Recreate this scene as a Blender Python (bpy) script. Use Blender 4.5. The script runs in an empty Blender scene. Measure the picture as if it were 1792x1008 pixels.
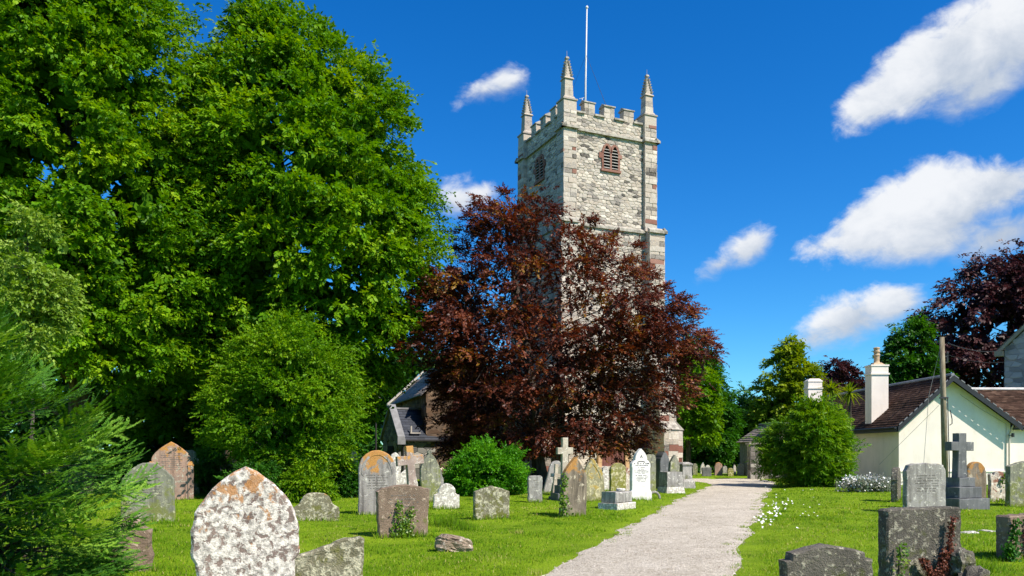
import bpy, bmesh, math, random
import numpy as np
from mathutils import Vector, Matrix

# ------------------------------------------------------------------ scene, camera, light
scene = bpy.context.scene
COL = scene.collection
R = math.radians
random.seed(7)
RNG = np.random.default_rng(11)

F, EYE, HOR = 1400.0, 1.6, 790.0          # focal length in photo pixels, eye height, horizon row
cam_d = bpy.data.cameras.new('camera')
cam = bpy.data.objects.new('camera', cam_d)
COL.objects.link(cam)
cam.location = (0, 0, EYE)
cam.rotation_euler = (R(90), 0, 0)
cam_d.sensor_width = 36
cam_d.lens = 36 * F / 1792
cam_d.shift_y = (HOR - 504) / 1792
cam_d.clip_end = 3000
scene.camera = cam

SUN_EL = 47.0
SUN_H = Vector((0.80, -0.60, 0))
TOSUN = Vector((SUN_H.x * math.cos(R(SUN_EL)), SUN_H.y * math.cos(R(SUN_EL)), math.sin(R(SUN_EL))))
sun_d = bpy.data.lights.new('sun', 'SUN')
sun = bpy.data.objects.new('sun', sun_d)
COL.objects.link(sun)
sun_d.energy = 4.95
sun_d.angle = R(0.5)
sun_d.color = (1.0, 0.895, 0.79)
sun.location = TOSUN * 60
sun.rotation_euler = (-TOSUN).to_track_quat('-Z', 'Y').to_euler()

scene.view_settings.view_transform = 'Standard'
scene.view_settings.look = 'None'
scene.view_settings.exposure = 0.6
scene.view_settings.gamma = 1.0
scene.view_settings.use_curve_mapping = False
scene.cycles.max_bounces = 6
scene.cycles.diffuse_bounces = 3
scene.cycles.transmission_bounces = 4
scene.cycles.transparent_max_bounces = 8
scene.cycles.use_denoising = True

world = bpy.data.worlds.new('World')
scene.world = world
world.use_nodes = True


class NT:
    """small helper for node graphs"""
    def __init__(s, tree):
        s.t = tree
        tree.nodes.clear()

    def n(s, typ, ins=None, **kw):
        nd = s.t.nodes.new(typ)
        for k, v in kw.items():
            setattr(nd, k, v)
        for k, v in (ins or {}).items():
            sock = nd.inputs[k]
            if isinstance(v, bpy.types.NodeSocket):
                s.t.links.new(v, sock)
            else:
                sock.default_value = v
        return nd

    def math(s, op, a, b=0.0, clamp=False):
        return s.n('ShaderNodeMath', {0: a, 1: b}, operation=op, use_clamp=clamp).outputs[0]

    def vmath(s, op, a, b=(0, 0, 0)):
        nd = s.n('ShaderNodeVectorMath', {0: a, 1: b}, operation=op)
        return nd.outputs['Value'] if op in ('DOT_PRODUCT', 'LENGTH', 'DISTANCE') else nd.outputs[0]

    def mix(s, f, a, b):
        nd = s.n('ShaderNodeMix', data_type='RGBA')
        for k, v in ((0, f), (6, a), (7, b)):
            if isinstance(v, bpy.types.NodeSocket):
                s.t.links.new(v, nd.inputs[k])
            else:
                nd.inputs[k].default_value = v if k == 0 else (tuple(v) + (1,))[:4]
        return nd.outputs[2]

    def noise(s, vec, scale, detail=4, rough=0.55, dist=0.0):
        return s.n('ShaderNodeTexNoise', {'Vector': vec, 'Scale': scale, 'Detail': detail,
                                          'Roughness': rough, 'Distortion': dist}).outputs[0]

    def smooth(s, v, lo, hi):
        return s.n('ShaderNodeMapRange', {0: v, 1: lo, 2: hi, 3: 0.0, 4: 1.0}, interpolation_type='SMOOTHSTEP').outputs[0]

    def ramp(s, f, stops):
        nd = s.n('ShaderNodeValToRGB', {0: f})
        el = nd.color_ramp.elements
        while len(el) < len(stops):
            el.new(0.5)
        for e, (p, c) in zip(el, stops):
            e.position = p
            e.color = (tuple(c) + (1,))[:4]
        return nd.outputs[0]


def build_world():
    g = NT(world.node_tree)
    sky = g.n('ShaderNodeTexSky', sky_type='NISHITA', sun_disc=False, sun_elevation=R(SUN_EL),
              sun_rotation=math.atan2(SUN_H.x, SUN_H.y), air_density=1.0, dust_density=0.25, ozone_density=3.0, altitude=100)
    hsv = g.n('ShaderNodeHueSaturation', {'Hue': 0.5, 'Saturation': SKY_SAT, 'Value': SKY_VAL, 'Color': sky.outputs[0]})
    skyc = g.n('ShaderNodeMix', {0: 1.0}, data_type='RGBA', blend_type='MULTIPLY')
    g.t.links.new(hsv.outputs[0], skyc.inputs[6])
    skyc.inputs[7].default_value = (0.46, 0.91, 1.17, 1)
    skyc = skyc.outputs[2]
    d = g.n('ShaderNodeTexCoord').outputs['Generated']
    # the heaped puffs of each cloud as the photographer saw them: (column, row, half width, half height, tilt)
    heaps = [[(846, 158, 46, 26, 12), (882, 145, 34, 32, 12)],
             [(798, 352, 46, 36, 6), (838, 345, 34, 28, 6)],
             [(1535, 172, 66, 46, 25), (1610, 125, 92, 66, 28), (1700, 92, 110, 86, 25), (1790, 52, 100, 90, 20), (1720, 150, 80, 40, 22)],
             [(1448, 428, 62, 28, 16), (1535, 393, 98, 58, 20), (1640, 362, 118, 78, 16), (1735, 330, 84, 50, 5), (1620, 425, 130, 36, 5), (1752, 412, 80, 36, 12)],
             [(1262, 464, 50, 24, 24), (1312, 432, 54, 36, 28)],
             [(1424, 590, 62, 30, 22), (1488, 560, 80, 46, 18), (1560, 534, 56, 40, 14)]]
    dens = None
    low = None
    for heap in heaps:
        near = None
        mx, my = sum(h[0] for h in heap) / len(heap), sum(h[1] for h in heap) / len(heap)
        hh_all = max(h[3] for h in heap)
        cc = Vector(((mx - 896) / F, 1, (HOR - my) / F))
        csc = cc.length
        cc.normalize()
        for cx, cy, hl, hh, ang in heap:
            c = Vector(((cx - 896) / F, 1, (HOR - cy) / F))
            sc = c.length
            c.normalize()
            u = c.cross(Vector((0, 0, 1))).normalized()
            v = u.cross(c).normalized()
            ca, sa = math.cos(R(ang)), math.sin(R(ang))
            ax, ay = u * ca + v * sa, v * ca - u * sa
            a = g.math('MULTIPLY', g.vmath('DOT_PRODUCT', d, tuple(ax)), F * sc * 0.93 / hl)
            b = g.math('MULTIPLY', g.vmath('DOT_PRODUCT', d, tuple(ay)), F * sc * 0.93 / hh)
            rr = g.math('SQRT', g.math('ADD', g.math('MULTIPLY', a, a), g.math('MULTIPLY', b, b)))
            m = g.math('MULTIPLY', g.math('SUBTRACT', 1.0, rr), min(1.3, max(hh, 22) / 48) * (0.8 if cx < 900 else 1.0))
            front = g.math('GREATER_THAN', g.vmath('DOT_PRODUCT', d, tuple(c)), 0.3)
            m = g.math('ADD', m, g.math('MULTIPLY', g.math('SUBTRACT', front, 1.0), 6.0))
            near = m if near is None else g.n('ShaderNodeMath', {0: near, 1: m, 2: 0.35}, operation='SMOOTH_MAX').outputs[0]
        u = cc.cross(Vector((0, 0, 1))).normalized()
        v = u.cross(cc).normalized()
        tilt = v * math.cos(R(20)) - u * math.sin(R(20))
        e = g.math('MULTIPLY', g.vmath('DOT_PRODUCT', d, tuple(tilt)), F * csc * 0.93 / hh_all)
        lo = g.math('MULTIPLY', g.math('SUBTRACT', 0.55, e), g.smooth(near, -0.5, 0.1))
        dens = near if dens is None else g.math('MAXIMUM', dens, near)
        low = lo if low is None else g.math('MAXIMUM', low, lo)
    # clouds elsewhere in the sky, out of the frame, of the same kind
    for az, el, hl, hh in ((120, 40, .35, .14), (200, 30, .4, .13), (255, 48, .3, .12), (160, 62, .25, .12), (300, 33, .3, .1), (75, 35, .3, .12)):
        c = Vector((math.sin(R(az)) * math.cos(R(el)), math.cos(R(az)) * math.cos(R(el)), math.sin(R(el))))
        u = Vector((0, 0, 1)).cross(c).normalized()
        v = c.cross(u).normalized()
        a = g.math('MULTIPLY', g.vmath('DOT_PRODUCT', d, tuple(u)), 1 / hl)
        b = g.math('MULTIPLY', g.vmath('DOT_PRODUCT', d, tuple(v)), 1 / hh)
        rr = g.math('SQRT', g.math('ADD', g.math('MULTIPLY', a, a), g.math('MULTIPLY', b, b)))
        front = g.math('GREATER_THAN', g.vmath('DOT_PRODUCT', d, tuple(c)), 0.3)
        m = g.math('ADD', g.math('SUBTRACT', 1.0, rr), g.math('MULTIPLY', g.math('SUBTRACT', front, 1.0), 4.0))
        dens = g.math('MAXIMUM', dens, m)
    mp = g.n('ShaderNodeMapping', {0: d, 'Rotation': (0, R(-20), 0), 'Scale': (0.8, 1.0, 1.25)}).outputs[0]
    n1 = g.noise(mp, 12.0, 8, 0.6, 0.3)
    n2 = g.noise(mp, 42, 7, 0.62, 0.5)
    nn = g.math('ADD', g.math('MULTIPLY', g.math('SUBTRACT', n1, 0.5), 1.5), g.math('MULTIPLY', g.math('SUBTRACT', n2, 0.5), 0.7))
    tot = g.math('ADD', dens, nn)
    soft = g.math('ADD', 0.46, g.math('MULTIPLY', g.smooth(low, 0.2, 1.6), 0.45))
    alpha = g.n('ShaderNodeMapRange', {0: tot, 1: -0.06, 2: soft, 3: 0.0, 4: 1.0}, interpolation_type='SMOOTHSTEP').outputs[0]
    alpha = g.math('MULTIPLY', alpha, g.smooth(dens, -0.5, -0.05))
    sh = g.math('ADD', g.math('MULTIPLY', low, 0.62), g.math('ADD', g.math('MULTIPLY', g.math('SUBTRACT', n1, 0.5), -1.7), g.math('MULTIPLY', g.math('SUBTRACT', n2, 0.5), -0.5)))
    sh = g.smooth(sh, -0.12, 0.80)
    ccol = g.mix(sh, CLOUD_LIT, CLOUD_LOW)
    col = g.mix(g.math('MULTIPLY', alpha, 0.97), skyc, ccol)
    bg = g.n('ShaderNodeBackground', {'Color': col, 'Strength': SKY_STR})
    out = g.n('ShaderNodeOutputWorld', {'Surface': bg.outputs[0]})


SKY_STR, SKY_SAT, SKY_VAL = 0.125, 1.4, 0.80
CLOUD_LIT, CLOUD_LOW = (4.9, 5.0, 5.15), (2.7, 3.1, 3.7)
build_world()

# ------------------------------------------------------------------ helpers


def gp(px, py):
    """ground point seen at a photo position"""
    d = EYE * F / (py - HOR)
    return (px - 896) * d / F, d


def wx(px, d):
    return (px - 896) * d / F


def wz(py, d):
    return EYE + (HOR - py) * d / F


def tag(o, label=None, cat=None, group=None, kind=None):
    if label:
        o['label'] = label
    if cat:
        o['category'] = cat
    if group:
        o['group'] = group
    if kind:
        o['kind'] = kind
    return o


def empty(name, loc=(0, 0, 0), rz=0.0):
    o = bpy.data.objects.new(name, None)
    o.empty_display_size = 0.2
    o.location = loc
    o.rotation_euler = (0, 0, rz)
    COL.objects.link(o)
    return o


def fast_mesh(name, V, Fc, tint=None):
    """mesh from numpy arrays: V (n,3), Fc (m,k), tint (m,)"""
    V = np.ascontiguousarray(V, dtype=np.float32)
    Fc = np.ascontiguousarray(Fc, dtype=np.int32)
    me = bpy.data.meshes.new(name)
    m, k = Fc.shape
    me.vertices.add(len(V))
    me.vertices.foreach_set('co', V.ravel())
    me.loops.add(m * k)
    me.loops.foreach_set('vertex_index', Fc.ravel())
    me.polygons.add(m)
    me.polygons.foreach_set('loop_start', np.arange(0, m * k, k, dtype=np.int32))
    me.polygons.foreach_set('loop_total', np.full(m, k, dtype=np.int32))
    if tint is not None:
        at = me.attributes.new('tint', 'FLOAT', 'FACE')
        at.data.foreach_set('value', np.ascontiguousarray(tint, dtype=np.float32))
    me.update(calc_edges=True)
    return me


def link(name, me, mat, parent=None):
    o = bpy.data.objects.new(name, me)
    if mat is not None and len(me.materials) == 0:
        me.materials.append(mat)
    COL.objects.link(o)
    if parent is not None:
        o.parent = parent
    return o


class MB:
    """collects shapes into one mesh"""
    def __init__(s):
        s.V, s.F, s.T = [], [], []

    def add(s, vs, fs, t=0.5):
        b = len(s.V)
        s.V.extend([tuple(v) for v in vs])
        for f in fs:
            s.F.append(tuple(b + i for i in f))
            s.T.append(t)

    def box(s, x0, x1, y0, y1, z0, z1, t=0.5, M=None):
        vs = [Vector(p) for p in ((x0, y0, z0), (x1, y0, z0), (x1, y1, z0), (x0, y1, z0),
                                  (x0, y0, z1), (x1, y0, z1), (x1, y1, z1), (x0, y1, z1))]
        if M is not None:
            vs = [M @ v for v in vs]
        s.add(vs, [(3, 2, 1, 0), (4, 5, 6, 7), (0, 1, 5, 4), (1, 2, 6, 5), (2, 3, 7, 6), (3, 0, 4, 7)], t)

    def frustum(s, cx, cy, z0, z1, a0, b0, a1, b1, t=0.5):
        vs = [(cx - a0, cy - b0, z0), (cx + a0, cy - b0, z0), (cx + a0, cy + b0, z0), (cx - a0, cy + b0, z0),
              (cx - a1, cy - b1, z1), (cx + a1, cy - b1, z1), (cx + a1, cy + b1, z1), (cx - a1, cy + b1, z1)]
        s.add(vs, [(3, 2, 1, 0), (4, 5, 6, 7), (0, 1, 5, 4), (1, 2, 6, 5), (2, 3, 7, 6), (3, 0, 4, 7)], t)

    def tube(s, pts, rad, n=6, t=0.5, cap=True):
        pts = [Vector(p) for p in pts]
        rings = []
        ref = Vector((0.3, 0.9, 0.1))
        for i, p in enumerate(pts):
            d = (pts[min(i + 1, len(pts) - 1)] - pts[max(i - 1, 0)])
            d = d.normalized() if d.length > 1e-9 else Vector((0, 0, 1))
            a = d.cross(ref)
            a = a.normalized() if a.length > 1e-4 else d.orthogonal().normalized()
            b = d.cross(a)
            r = rad[i] if hasattr(rad, '__len__') else rad
            rings.append([p + (a * math.cos(2 * math.pi * j / n) + b * math.sin(2 * math.pi * j / n)) * r for j in range(n)])
        vs = [v for ring in rings for v in ring]
        fs = []
        for i in range(len(pts) - 1):
            for j in range(n):
                fs.append((i * n + j, i * n + (j + 1) % n, (i + 1) * n + (j + 1) % n, (i + 1) * n + j))
        if cap:
            fs.append(tuple(range(n))[::-1])
            fs.append(tuple((len(pts) - 1) * n + j for j in range(n)))
        s.add(vs, fs, t)

    def lathe(s, prof, n=10, c=(0, 0, 0), t=0.5):
        vs, fs = [], []
        for r, z in prof:
            for j in range(n):
                vs.append((c[0] + r * math.cos(2 * math.pi * j / n), c[1] + r * math.sin(2 * math.pi * j / n), c[2] + z))
        for i in range(len(prof) - 1):
            for j in range(n):
                fs.append((i * n + j, i * n + (j + 1) % n, (i + 1) * n + (j + 1) % n, (i + 1) * n + j))
        fs.append(tuple(range(n))[::-1])
        fs.append(tuple((len(prof) - 1) * n + j for j in range(n)))
        s.add(vs, fs, t)

    def prism(s, poly, f, n0, n1, t=0.5):
        """poly: list of (u,v) counter-clockwise; f(u,v,n)->xyz; from depth n0 to n1 (n1 outer)"""
        k = len(poly)
        vs = [f(u, v, n0) for u, v in poly] + [f(u, v, n1) for u, v in poly]
        fs = [tuple(range(k))[::-1], tuple(range(k, 2 * k))]
        for i in range(k):
            j = (i + 1) % k
            fs.append((i, j, k + j, k + i))
        s.add(vs, fs, t)

    def build(s, name, mat, parent=None, kind=None, smooth=False, center=False):
        me = bpy.data.meshes.new(name)
        V = s.V
        c = None
        if center and V:
            a = np.array(V)
            c = a.mean(axis=0)
            V = (a - c).tolist()
        me.from_pydata(V, [], s.F)
        at = me.attributes.new('tint', 'FLOAT', 'FACE')
        at.data.foreach_set('value', np.array(s.T, dtype=np.float32))
        bm = bmesh.new()
        bm.from_mesh(me)
        bmesh.ops.recalc_face_normals(bm, faces=bm.faces)
        bm.to_mesh(me)
        bm.free()
        if smooth:
            me.polygons.foreach_set('use_smooth', np.ones(len(me.polygons), dtype=bool))
        me.update()
        o = link(name, me, mat, parent)
        if c is not None:
            o.location = c
        if kind:
            o['kind'] = kind
        return o


def hnoise(x, y, seed=0.0):
    """cheap smooth 2-d noise, about -1..1"""
    return (np.sin(x * 1.3 + seed) * np.cos(y * 1.1 + 2.1 * seed) + 0.6 * np.sin(x * 2.9 - y * 1.7 + seed * 3.3)
            + 0.4 * np.cos(x * 4.3 + y * 5.1 + seed * 1.7)) / 2.0


# ------------------------------------------------------------------ materials


def new_mat(name):
    m = bpy.data.materials.new(name)
    m.use_nodes = True
    return m, NT(m.node_tree)


def leaf_mat(name, stops, transl=0.3, gloss=0.25, rough=0.5, upn=0.0):
    m, g = new_mat(name)
    t = g.n('ShaderNodeAttribute', attribute_name='tint').outputs['Fac']
    col = g.ramp(t, stops)
    ins = {'Base Color': col, 'Roughness': rough, 'Specular IOR Level': gloss}
    if upn > 0:
        nrm = g.n('ShaderNodeNewGeometry').outputs['Normal']
        nrm = g.vmath('NORMALIZE', g.vmath('ADD', nrm, (0, 0, upn)))
        ins['Normal'] = nrm
    pr = g.n('ShaderNodeBsdfPrincipled', ins)
    tc = g.n('ShaderNodeHueSaturation', {'Hue': 0.49, 'Saturation': 1.1, 'Value': 1.25, 'Color': col}).outputs[0]
    tr = g.n('ShaderNodeBsdfTranslucent', {'Color': tc})
    mx = g.n('ShaderNodeMixShader', {0: transl, 1: pr.outputs[0], 2: tr.outputs[0]})
    g.n('ShaderNodeOutputMaterial', {0: mx.outputs[0]})
    return m


def bark_mat(name, a, b):
    m, g = new_mat(name)
    tc = g.n('ShaderNodeTexCoord').outputs['Object']
    mp = g.n('ShaderNodeMapping', {0: tc, 'Scale': (6, 6, 1.2)}).outputs[0]
    n = g.noise(mp, 2.0, 6, 0.6)
    col = g.mix(g.smooth(n, 0.35, 0.65), a, b)
    bp = g.n('ShaderNodeBump', {'Height': n, 'Strength': 0.6, 'Distance': 0.03}).outputs[0]
    pr = g.n('ShaderNodeBsdfPrincipled', {'Base Color': col, 'Roughness': 0.9, 'Normal': bp, 'Specular IOR Level': 0.2})
    g.n('ShaderNodeOutputMaterial', {0: pr.outputs[0]})
    return m


def stone_mat(name, base, dark, lich=(0.6, 0.58, 0.5), la=0.3, lich2=(0.5, 0.2, 0.03), la2=0.0, moss=0.2,
              mosscol=(0.10, 0.11, 0.02), scale=9.0, streak=0.4, top2=0.5, bump=0.5, rough=0.9, lsharp=0.04):
    """weathered gravestone: ground colour, stain streaks, two lichens, moss low down"""
    m, g = new_mat(name)
    tcn = g.n('ShaderNodeTexCoord')
    rnd = g.n('ShaderNodeObjectInfo').outputs['Random']
    off = g.n('ShaderNodeCombineXYZ', {0: g.math('MULTIPLY', rnd, 37.0), 1: g.math('MULTIPLY', rnd, 19.0), 2: g.math('MULTIPLY', rnd, 53.0)}).outputs[0]
    p = g.vmath('ADD', tcn.outputs['Object'], off)
    gz = g.n('ShaderNodeSeparateXYZ', {0: tcn.outputs['Generated']}).outputs[2]
    big = g.noise(p, 2.6, 5, 0.6)
    col = g.mix(g.smooth(big, 0.35, 0.66), base, dark)
    st = g.noise(g.n('ShaderNodeMapping', {0: p, 'Scale': (11, 11, 0.9)}).outputs[0], 1.0, 4, 0.55)
    col = g.mix(g.math('MULTIPLY', g.smooth(st, 0.46, 0.7), streak), col, tuple(c * 0.35 for c in dark))
    st2 = g.noise(g.n('ShaderNodeMapping', {0: p, 'Scale': (14, 14, 1.1), 'Location': (5, 3, 1)}).outputs[0], 1.0, 4, 0.55)
    col = g.mix(g.math('MULTIPLY', g.smooth(st2, 0.54, 0.74), streak * 0.6), col, tuple(min(1, c * 1.5 + 0.05) for c in base))
    ms = g.noise(p, 4.0, 7, 0.65)
    mz = g.math('SUBTRACT', ms, g.math('MULTIPLY', gz, 0.22))
    mmask = g.smooth(mz, 0.62 - moss * 0.62, 0.72 - moss * 0.5)
    col = g.mix(g.math('MULTIPLY', mmask, min(0.9, 0.45 + moss)), col, mosscol)
    l1 = g.noise(p, scale, 9, 0.66, 0.4)
    e1 = 0.66 - 0.36 * la
    lm = g.smooth(l1, e1 - lsharp, e1 + lsharp)
    lcol = g.mix(g.smooth(g.noise(p, scale * 1.6, 5, 0.65), 0.35, 0.62), tuple(c * 0.5 for c in lich), tuple(min(1, c * 1.3) for c in lich))
    col = g.mix(g.math('MULTIPLY', lm, 0.92), col, lcol)
    l2 = g.math('ADD', g.noise(p, scale * 0.55, 7, 0.62, 0.3), g.math('MULTIPLY', g.math('SUBTRACT', gz, 0.75), top2 * 0.5))
    e2 = 0.72 - 0.34 * la2
    if la2 > 0:
        o2 = g.mix(g.noise(p, scale * 4, 3, 0.6), tuple(c * 0.55 for c in lich2), tuple(min(1, c * 1.3) for c in lich2))
        col = g.mix(g.math('MULTIPLY', g.smooth(l2, e2 - 0.03, e2 + 0.05), 0.88), col, o2)
    vo = g.n('ShaderNodeTexVoronoi', {'Vector': p, 'Scale': scale * 5.5}).outputs['Distance']
    spk = g.smooth(g.noise(p, scale * 2.3, 5, 0.7), 0.58, 0.66)
    col = g.mix(g.math('MULTIPLY', spk, 0.35), col, tuple(c * 0.3 for c in dark))
    h = g.math('ADD', g.math('MULTIPLY', g.noise(p, 38, 6, 0.7), 0.6), g.math('ADD', g.math('MULTIPLY', lm, 0.25), g.math('MULTIPLY', vo, 0.3)))
    bp = g.n('ShaderNodeBump', {'Height': h, 'Strength': bump, 'Distance': 0.02}).outputs[0]
    pr = g.n('ShaderNodeBsdfPrincipled', {'Base Color': col, 'Roughness': rough, 'Normal': bp, 'Specular IOR Level': 0.25})
    g.n('ShaderNodeOutputMaterial', {0: pr.outputs[0]})
    return m


def tint_mat(name, stops, noise_amt=0.35, nscale=6.0, stain=None, rough=0.9, bump=0.4, bscale=30, spec=0.25, streaky=0.0, staincov=0.5):
    """pieces whose colour varies one by one (attribute 'tint'), with weathering over them"""
    m, g = new_mat(name)
    tc = g.n('ShaderNodeNewGeometry').outputs['Position']
    t = g.n('ShaderNodeAttribute', attribute_name='tint').outputs['Fac']
    n = g.noise(tc, nscale, 6, 0.65)
    f = g.math('ADD', t, g.math('MULTIPLY', g.math('SUBTRACT', n, 0.5), noise_amt), clamp=True)
    col = g.ramp(f, stops)
    if stain:
        w = g.noise(g.n('ShaderNodeMapping', {0: tc, 'Scale': (1, 1, 1 - 0.75 * streaky)}).outputs[0], 0.9, 8, 0.68)
        lo = 0.72 - 0.3 * staincov
        col = g.mix(g.math('MULTIPLY', g.smooth(w, lo, lo + 0.16), 0.75), col, stain)
    h = g.noise(tc, bscale, 6, 0.7)
    bp = g.n('ShaderNodeBump', {'Height': h, 'Strength': bump, 'Distance': 0.03}).outputs[0]
    pr = g.n('ShaderNodeBsdfPrincipled', {'Base Color': col, 'Roughness': rough, 'Normal': bp, 'Specular IOR Level': spec})
    g.n('ShaderNodeOutputMaterial', {0: pr.outputs[0]})
    return m


def flat_mat(name, c, rough=0.8, var=0.15, nscale=3.0, bump=0.1, spec=0.3, metallic=0.0, dirt=None, dirtamt=0.5):
    m, g = new_mat(name)
    tc = g.n('ShaderNodeTexCoord').outputs['Object']
    n = g.noise(tc, nscale, 7, 0.62)
    col = g.mix(g.smooth(n, 0.3, 0.7), tuple(x * (1 - var) for x in c), tuple(min(1, x * (1 + var)) for x in c))
    if dirt:
        w = g.noise(g.n('ShaderNodeMapping', {0: tc, 'Scale': (2.2, 2.2, 0.5)}).outputs[0], 1.1, 8, 0.66)
        col = g.mix(g.math('MULTIPLY', g.smooth(w, 0.5, 0.75), dirtamt), col, dirt)
    bp = g.n('ShaderNodeBump', {'Height': g.noise(tc, 40, 5, 0.65), 'Strength': bump, 'Distance': 0.02}).outputs[0]
    pr = g.n('ShaderNodeBsdfPrincipled', {'Base Color': col, 'Roughness': rough, 'Normal': bp, 'Specular IOR Level': spec, 'Metallic': metallic})
    g.n('ShaderNodeOutputMaterial', {0: pr.outputs[0]})
    return m


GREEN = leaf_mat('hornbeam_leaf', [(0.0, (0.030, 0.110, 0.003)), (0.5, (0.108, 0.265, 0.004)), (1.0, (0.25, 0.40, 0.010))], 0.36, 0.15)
PALE = leaf_mat('pale_leaf', [(0.0, (0.07, 0.15, 0.014)), (0.5, (0.19, 0.32, 0.035)), (1.0, (0.34, 0.47, 0.08))], 0.36, 0.2)
SHRUB = leaf_mat('shrub_leaf', [(0.0, (0.038, 0.13, 0.004)), (0.5, (0.115, 0.265, 0.005)), (1.0, (0.24, 0.39, 0.012))], 0.38, 0.15)
BRIGHT = leaf_mat('bright_shrub_leaf', [(0.0, (0.0325, 0.1560, 0.0039)), (0.5, (0.0715, 0.2730, 0.0052)), (1.0, (0.1430, 0.3900, 0.0078))], 0.34)
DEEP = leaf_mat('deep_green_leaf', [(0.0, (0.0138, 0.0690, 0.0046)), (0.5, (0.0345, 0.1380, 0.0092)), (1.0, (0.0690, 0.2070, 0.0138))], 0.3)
OLIVE = leaf_mat('yellow_green_leaf', [(0.0, (0.06, 0.13, 0.006)), (0.5, (0.17, 0.26, 0.010)), (1.0, (0.30, 0.38, 0.016))], 0.36, 0.15)
BAY = leaf_mat('bay_leaf', [(0.0, (0.030, 0.115, 0.004)), (0.5, (0.095, 0.235, 0.006)), (1.0, (0.22, 0.36, 0.014))], 0.36, 0.15)
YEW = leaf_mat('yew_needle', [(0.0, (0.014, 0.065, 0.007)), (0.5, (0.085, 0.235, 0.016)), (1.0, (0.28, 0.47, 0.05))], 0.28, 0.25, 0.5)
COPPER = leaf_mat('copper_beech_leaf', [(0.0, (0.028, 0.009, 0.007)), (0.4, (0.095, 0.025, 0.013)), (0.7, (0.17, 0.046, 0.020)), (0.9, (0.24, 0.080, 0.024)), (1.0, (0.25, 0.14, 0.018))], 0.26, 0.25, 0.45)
PURPLE = leaf_mat('purple_leaf', [(0.0, (0.022, 0.008, 0.010)), (0.5, (0.055, 0.018, 0.020)), (1.0, (0.10, 0.032, 0.030))], 0.2, 0.3, 0.5)
IVY = leaf_mat('ivy_leaf', [(0.0, (0.0345, 0.1035, 0.0057)), (0.5, (0.0862, 0.1840, 0.0092)), (1.0, (0.1955, 0.2760, 0.0138))], 0.2, 0.4, 0.4)
REDCREEP = leaf_mat('red_creeper_leaf', [(0.0, (0.06, 0.014, 0.008)), (0.5, (0.13, 0.035, 0.018)), (1.0, (0.24, 0.075, 0.04))], 0.2, 0.3, 0.5)
GRASS = leaf_mat('grass_blade', [(0.0, (0.055, 0.165, 0.003)), (0.5, (0.150, 0.300, 0.006)), (0.85, (0.29, 0.40, 0.022)), (1.0, (0.52, 0.45, 0.17))], 0.40, 0.12, 0.6, upn=1.6)
BARK = bark_mat('grey_bark', (0.045, 0.038, 0.03), (0.11, 0.095, 0.075))
BARKR = bark_mat('beech_bark', (0.04, 0.03, 0.026), (0.10, 0.08, 0.065))

TOWER = tint_mat('tower_limestone', [(0.0, (0.085, 0.077, 0.068)), (0.18, (0.23, 0.205, 0.175)), (0.34, (0.34, 0.312, 0.275)), (0.48, (0.475, 0.405, 0.32)), (0.6, (0.45, 0.415, 0.355)), (0.8, (0.60, 0.535, 0.44)), (1.0, (0.68, 0.63, 0.54))],
                 0.75, 10.0, stain=(0.19, 0.17, 0.145), bump=1.0, bscale=10, staincov=0.45, streaky=0.7)
MORTAR = flat_mat('pale_mortar', (0.46, 0.42, 0.35), 0.95, 0.25, 2.0, 0.5)
REDSTONE = tint_mat('red_sandstone', [(0.0, (0.15, 0.062, 0.045)), (0.5, (0.235, 0.11, 0.08)), (1.0, (0.36, 0.22, 0.165))], 0.5, 6, bump=0.5, bscale=20)
ORSTONE = flat_mat('orange_sandstone', (0.52, 0.33, 0.18), 0.9, 0.2, 5, 0.3)
COPING = flat_mat('weathered_coping', (0.36, 0.335, 0.28), 0.9, 0.35, 4.0, 0.5, dirt=(0.12, 0.11, 0.09), dirtamt=0.6)
GREYRUB = tint_mat('grey_rubble', [(0.0, (0.13, 0.13, 0.135)), (0.5, (0.25, 0.25, 0.255)), (1.0, (0.36, 0.36, 0.36))], 0.35, 6, bump=0.6, bscale=16)
BROWNRUB = tint_mat('brown_rubble', [(0.0, (0.07, 0.045, 0.03)), (0.5, (0.145, 0.09, 0.055)), (1.0, (0.25, 0.175, 0.115))], 0.4, 6, bump=0.6, bscale=16)
ROOFGREY = tint_mat('grey_brown_slate', [(0.0, (0.17, 0.14, 0.115)), (0.5, (0.27, 0.225, 0.185)), (1.0, (0.38, 0.32, 0.26))], 0.3, 3, bump=0.25, rough=0.7)
SLATE = tint_mat('dark_blue_slate', [(0.0, (0.018, 0.022, 0.030)), (0.5, (0.034, 0.041, 0.055)), (1.0, (0.06, 0.07, 0.088))], 0.3, 3, bump=0.2, rough=0.55, spec=0.4)
TILE = tint_mat('brown_clay_tile', [(0.0, (0.026, 0.016, 0.010)), (0.5, (0.064, 0.036, 0.024)), (1.0, (0.125, 0.078, 0.052))], 0.45, 4, stain=(0.05, 0.037, 0.028), bump=0.4, staincov=0.4, spec=0.08)
CREAM = flat_mat('cream_render', (0.85, 0.775, 0.68), 0.9, 0.05, 1.2, 0.15, dirt=(0.56, 0.51, 0.40), dirtamt=0.38)
BLACKPAINT = flat_mat('black_bargeboard', (0.016, 0.017, 0.02), 0.5, 0.3, 4, 0.1, 0.5)
LEAD = flat_mat('grey_lead', (0.21, 0.22, 0.23), 0.6, 0.2)
POLEWOOD = bark_mat('pole_wood', (0.16, 0.13, 0.085), (0.27, 0.235, 0.16))
DARK = flat_mat('shade_black', (0.008, 0.008, 0.008), 1.0, 0.1)  # near-black colour standing in for the shade inside openings
SLATMAT = flat_mat('pale_louvre_slate', (0.40, 0.38, 0.34), 0.8, 0.2)
DOORMAT = flat_mat('red_brown_door', (0.16, 0.062, 0.05), 0.7, 0.25, 5, 0.2)
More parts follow.
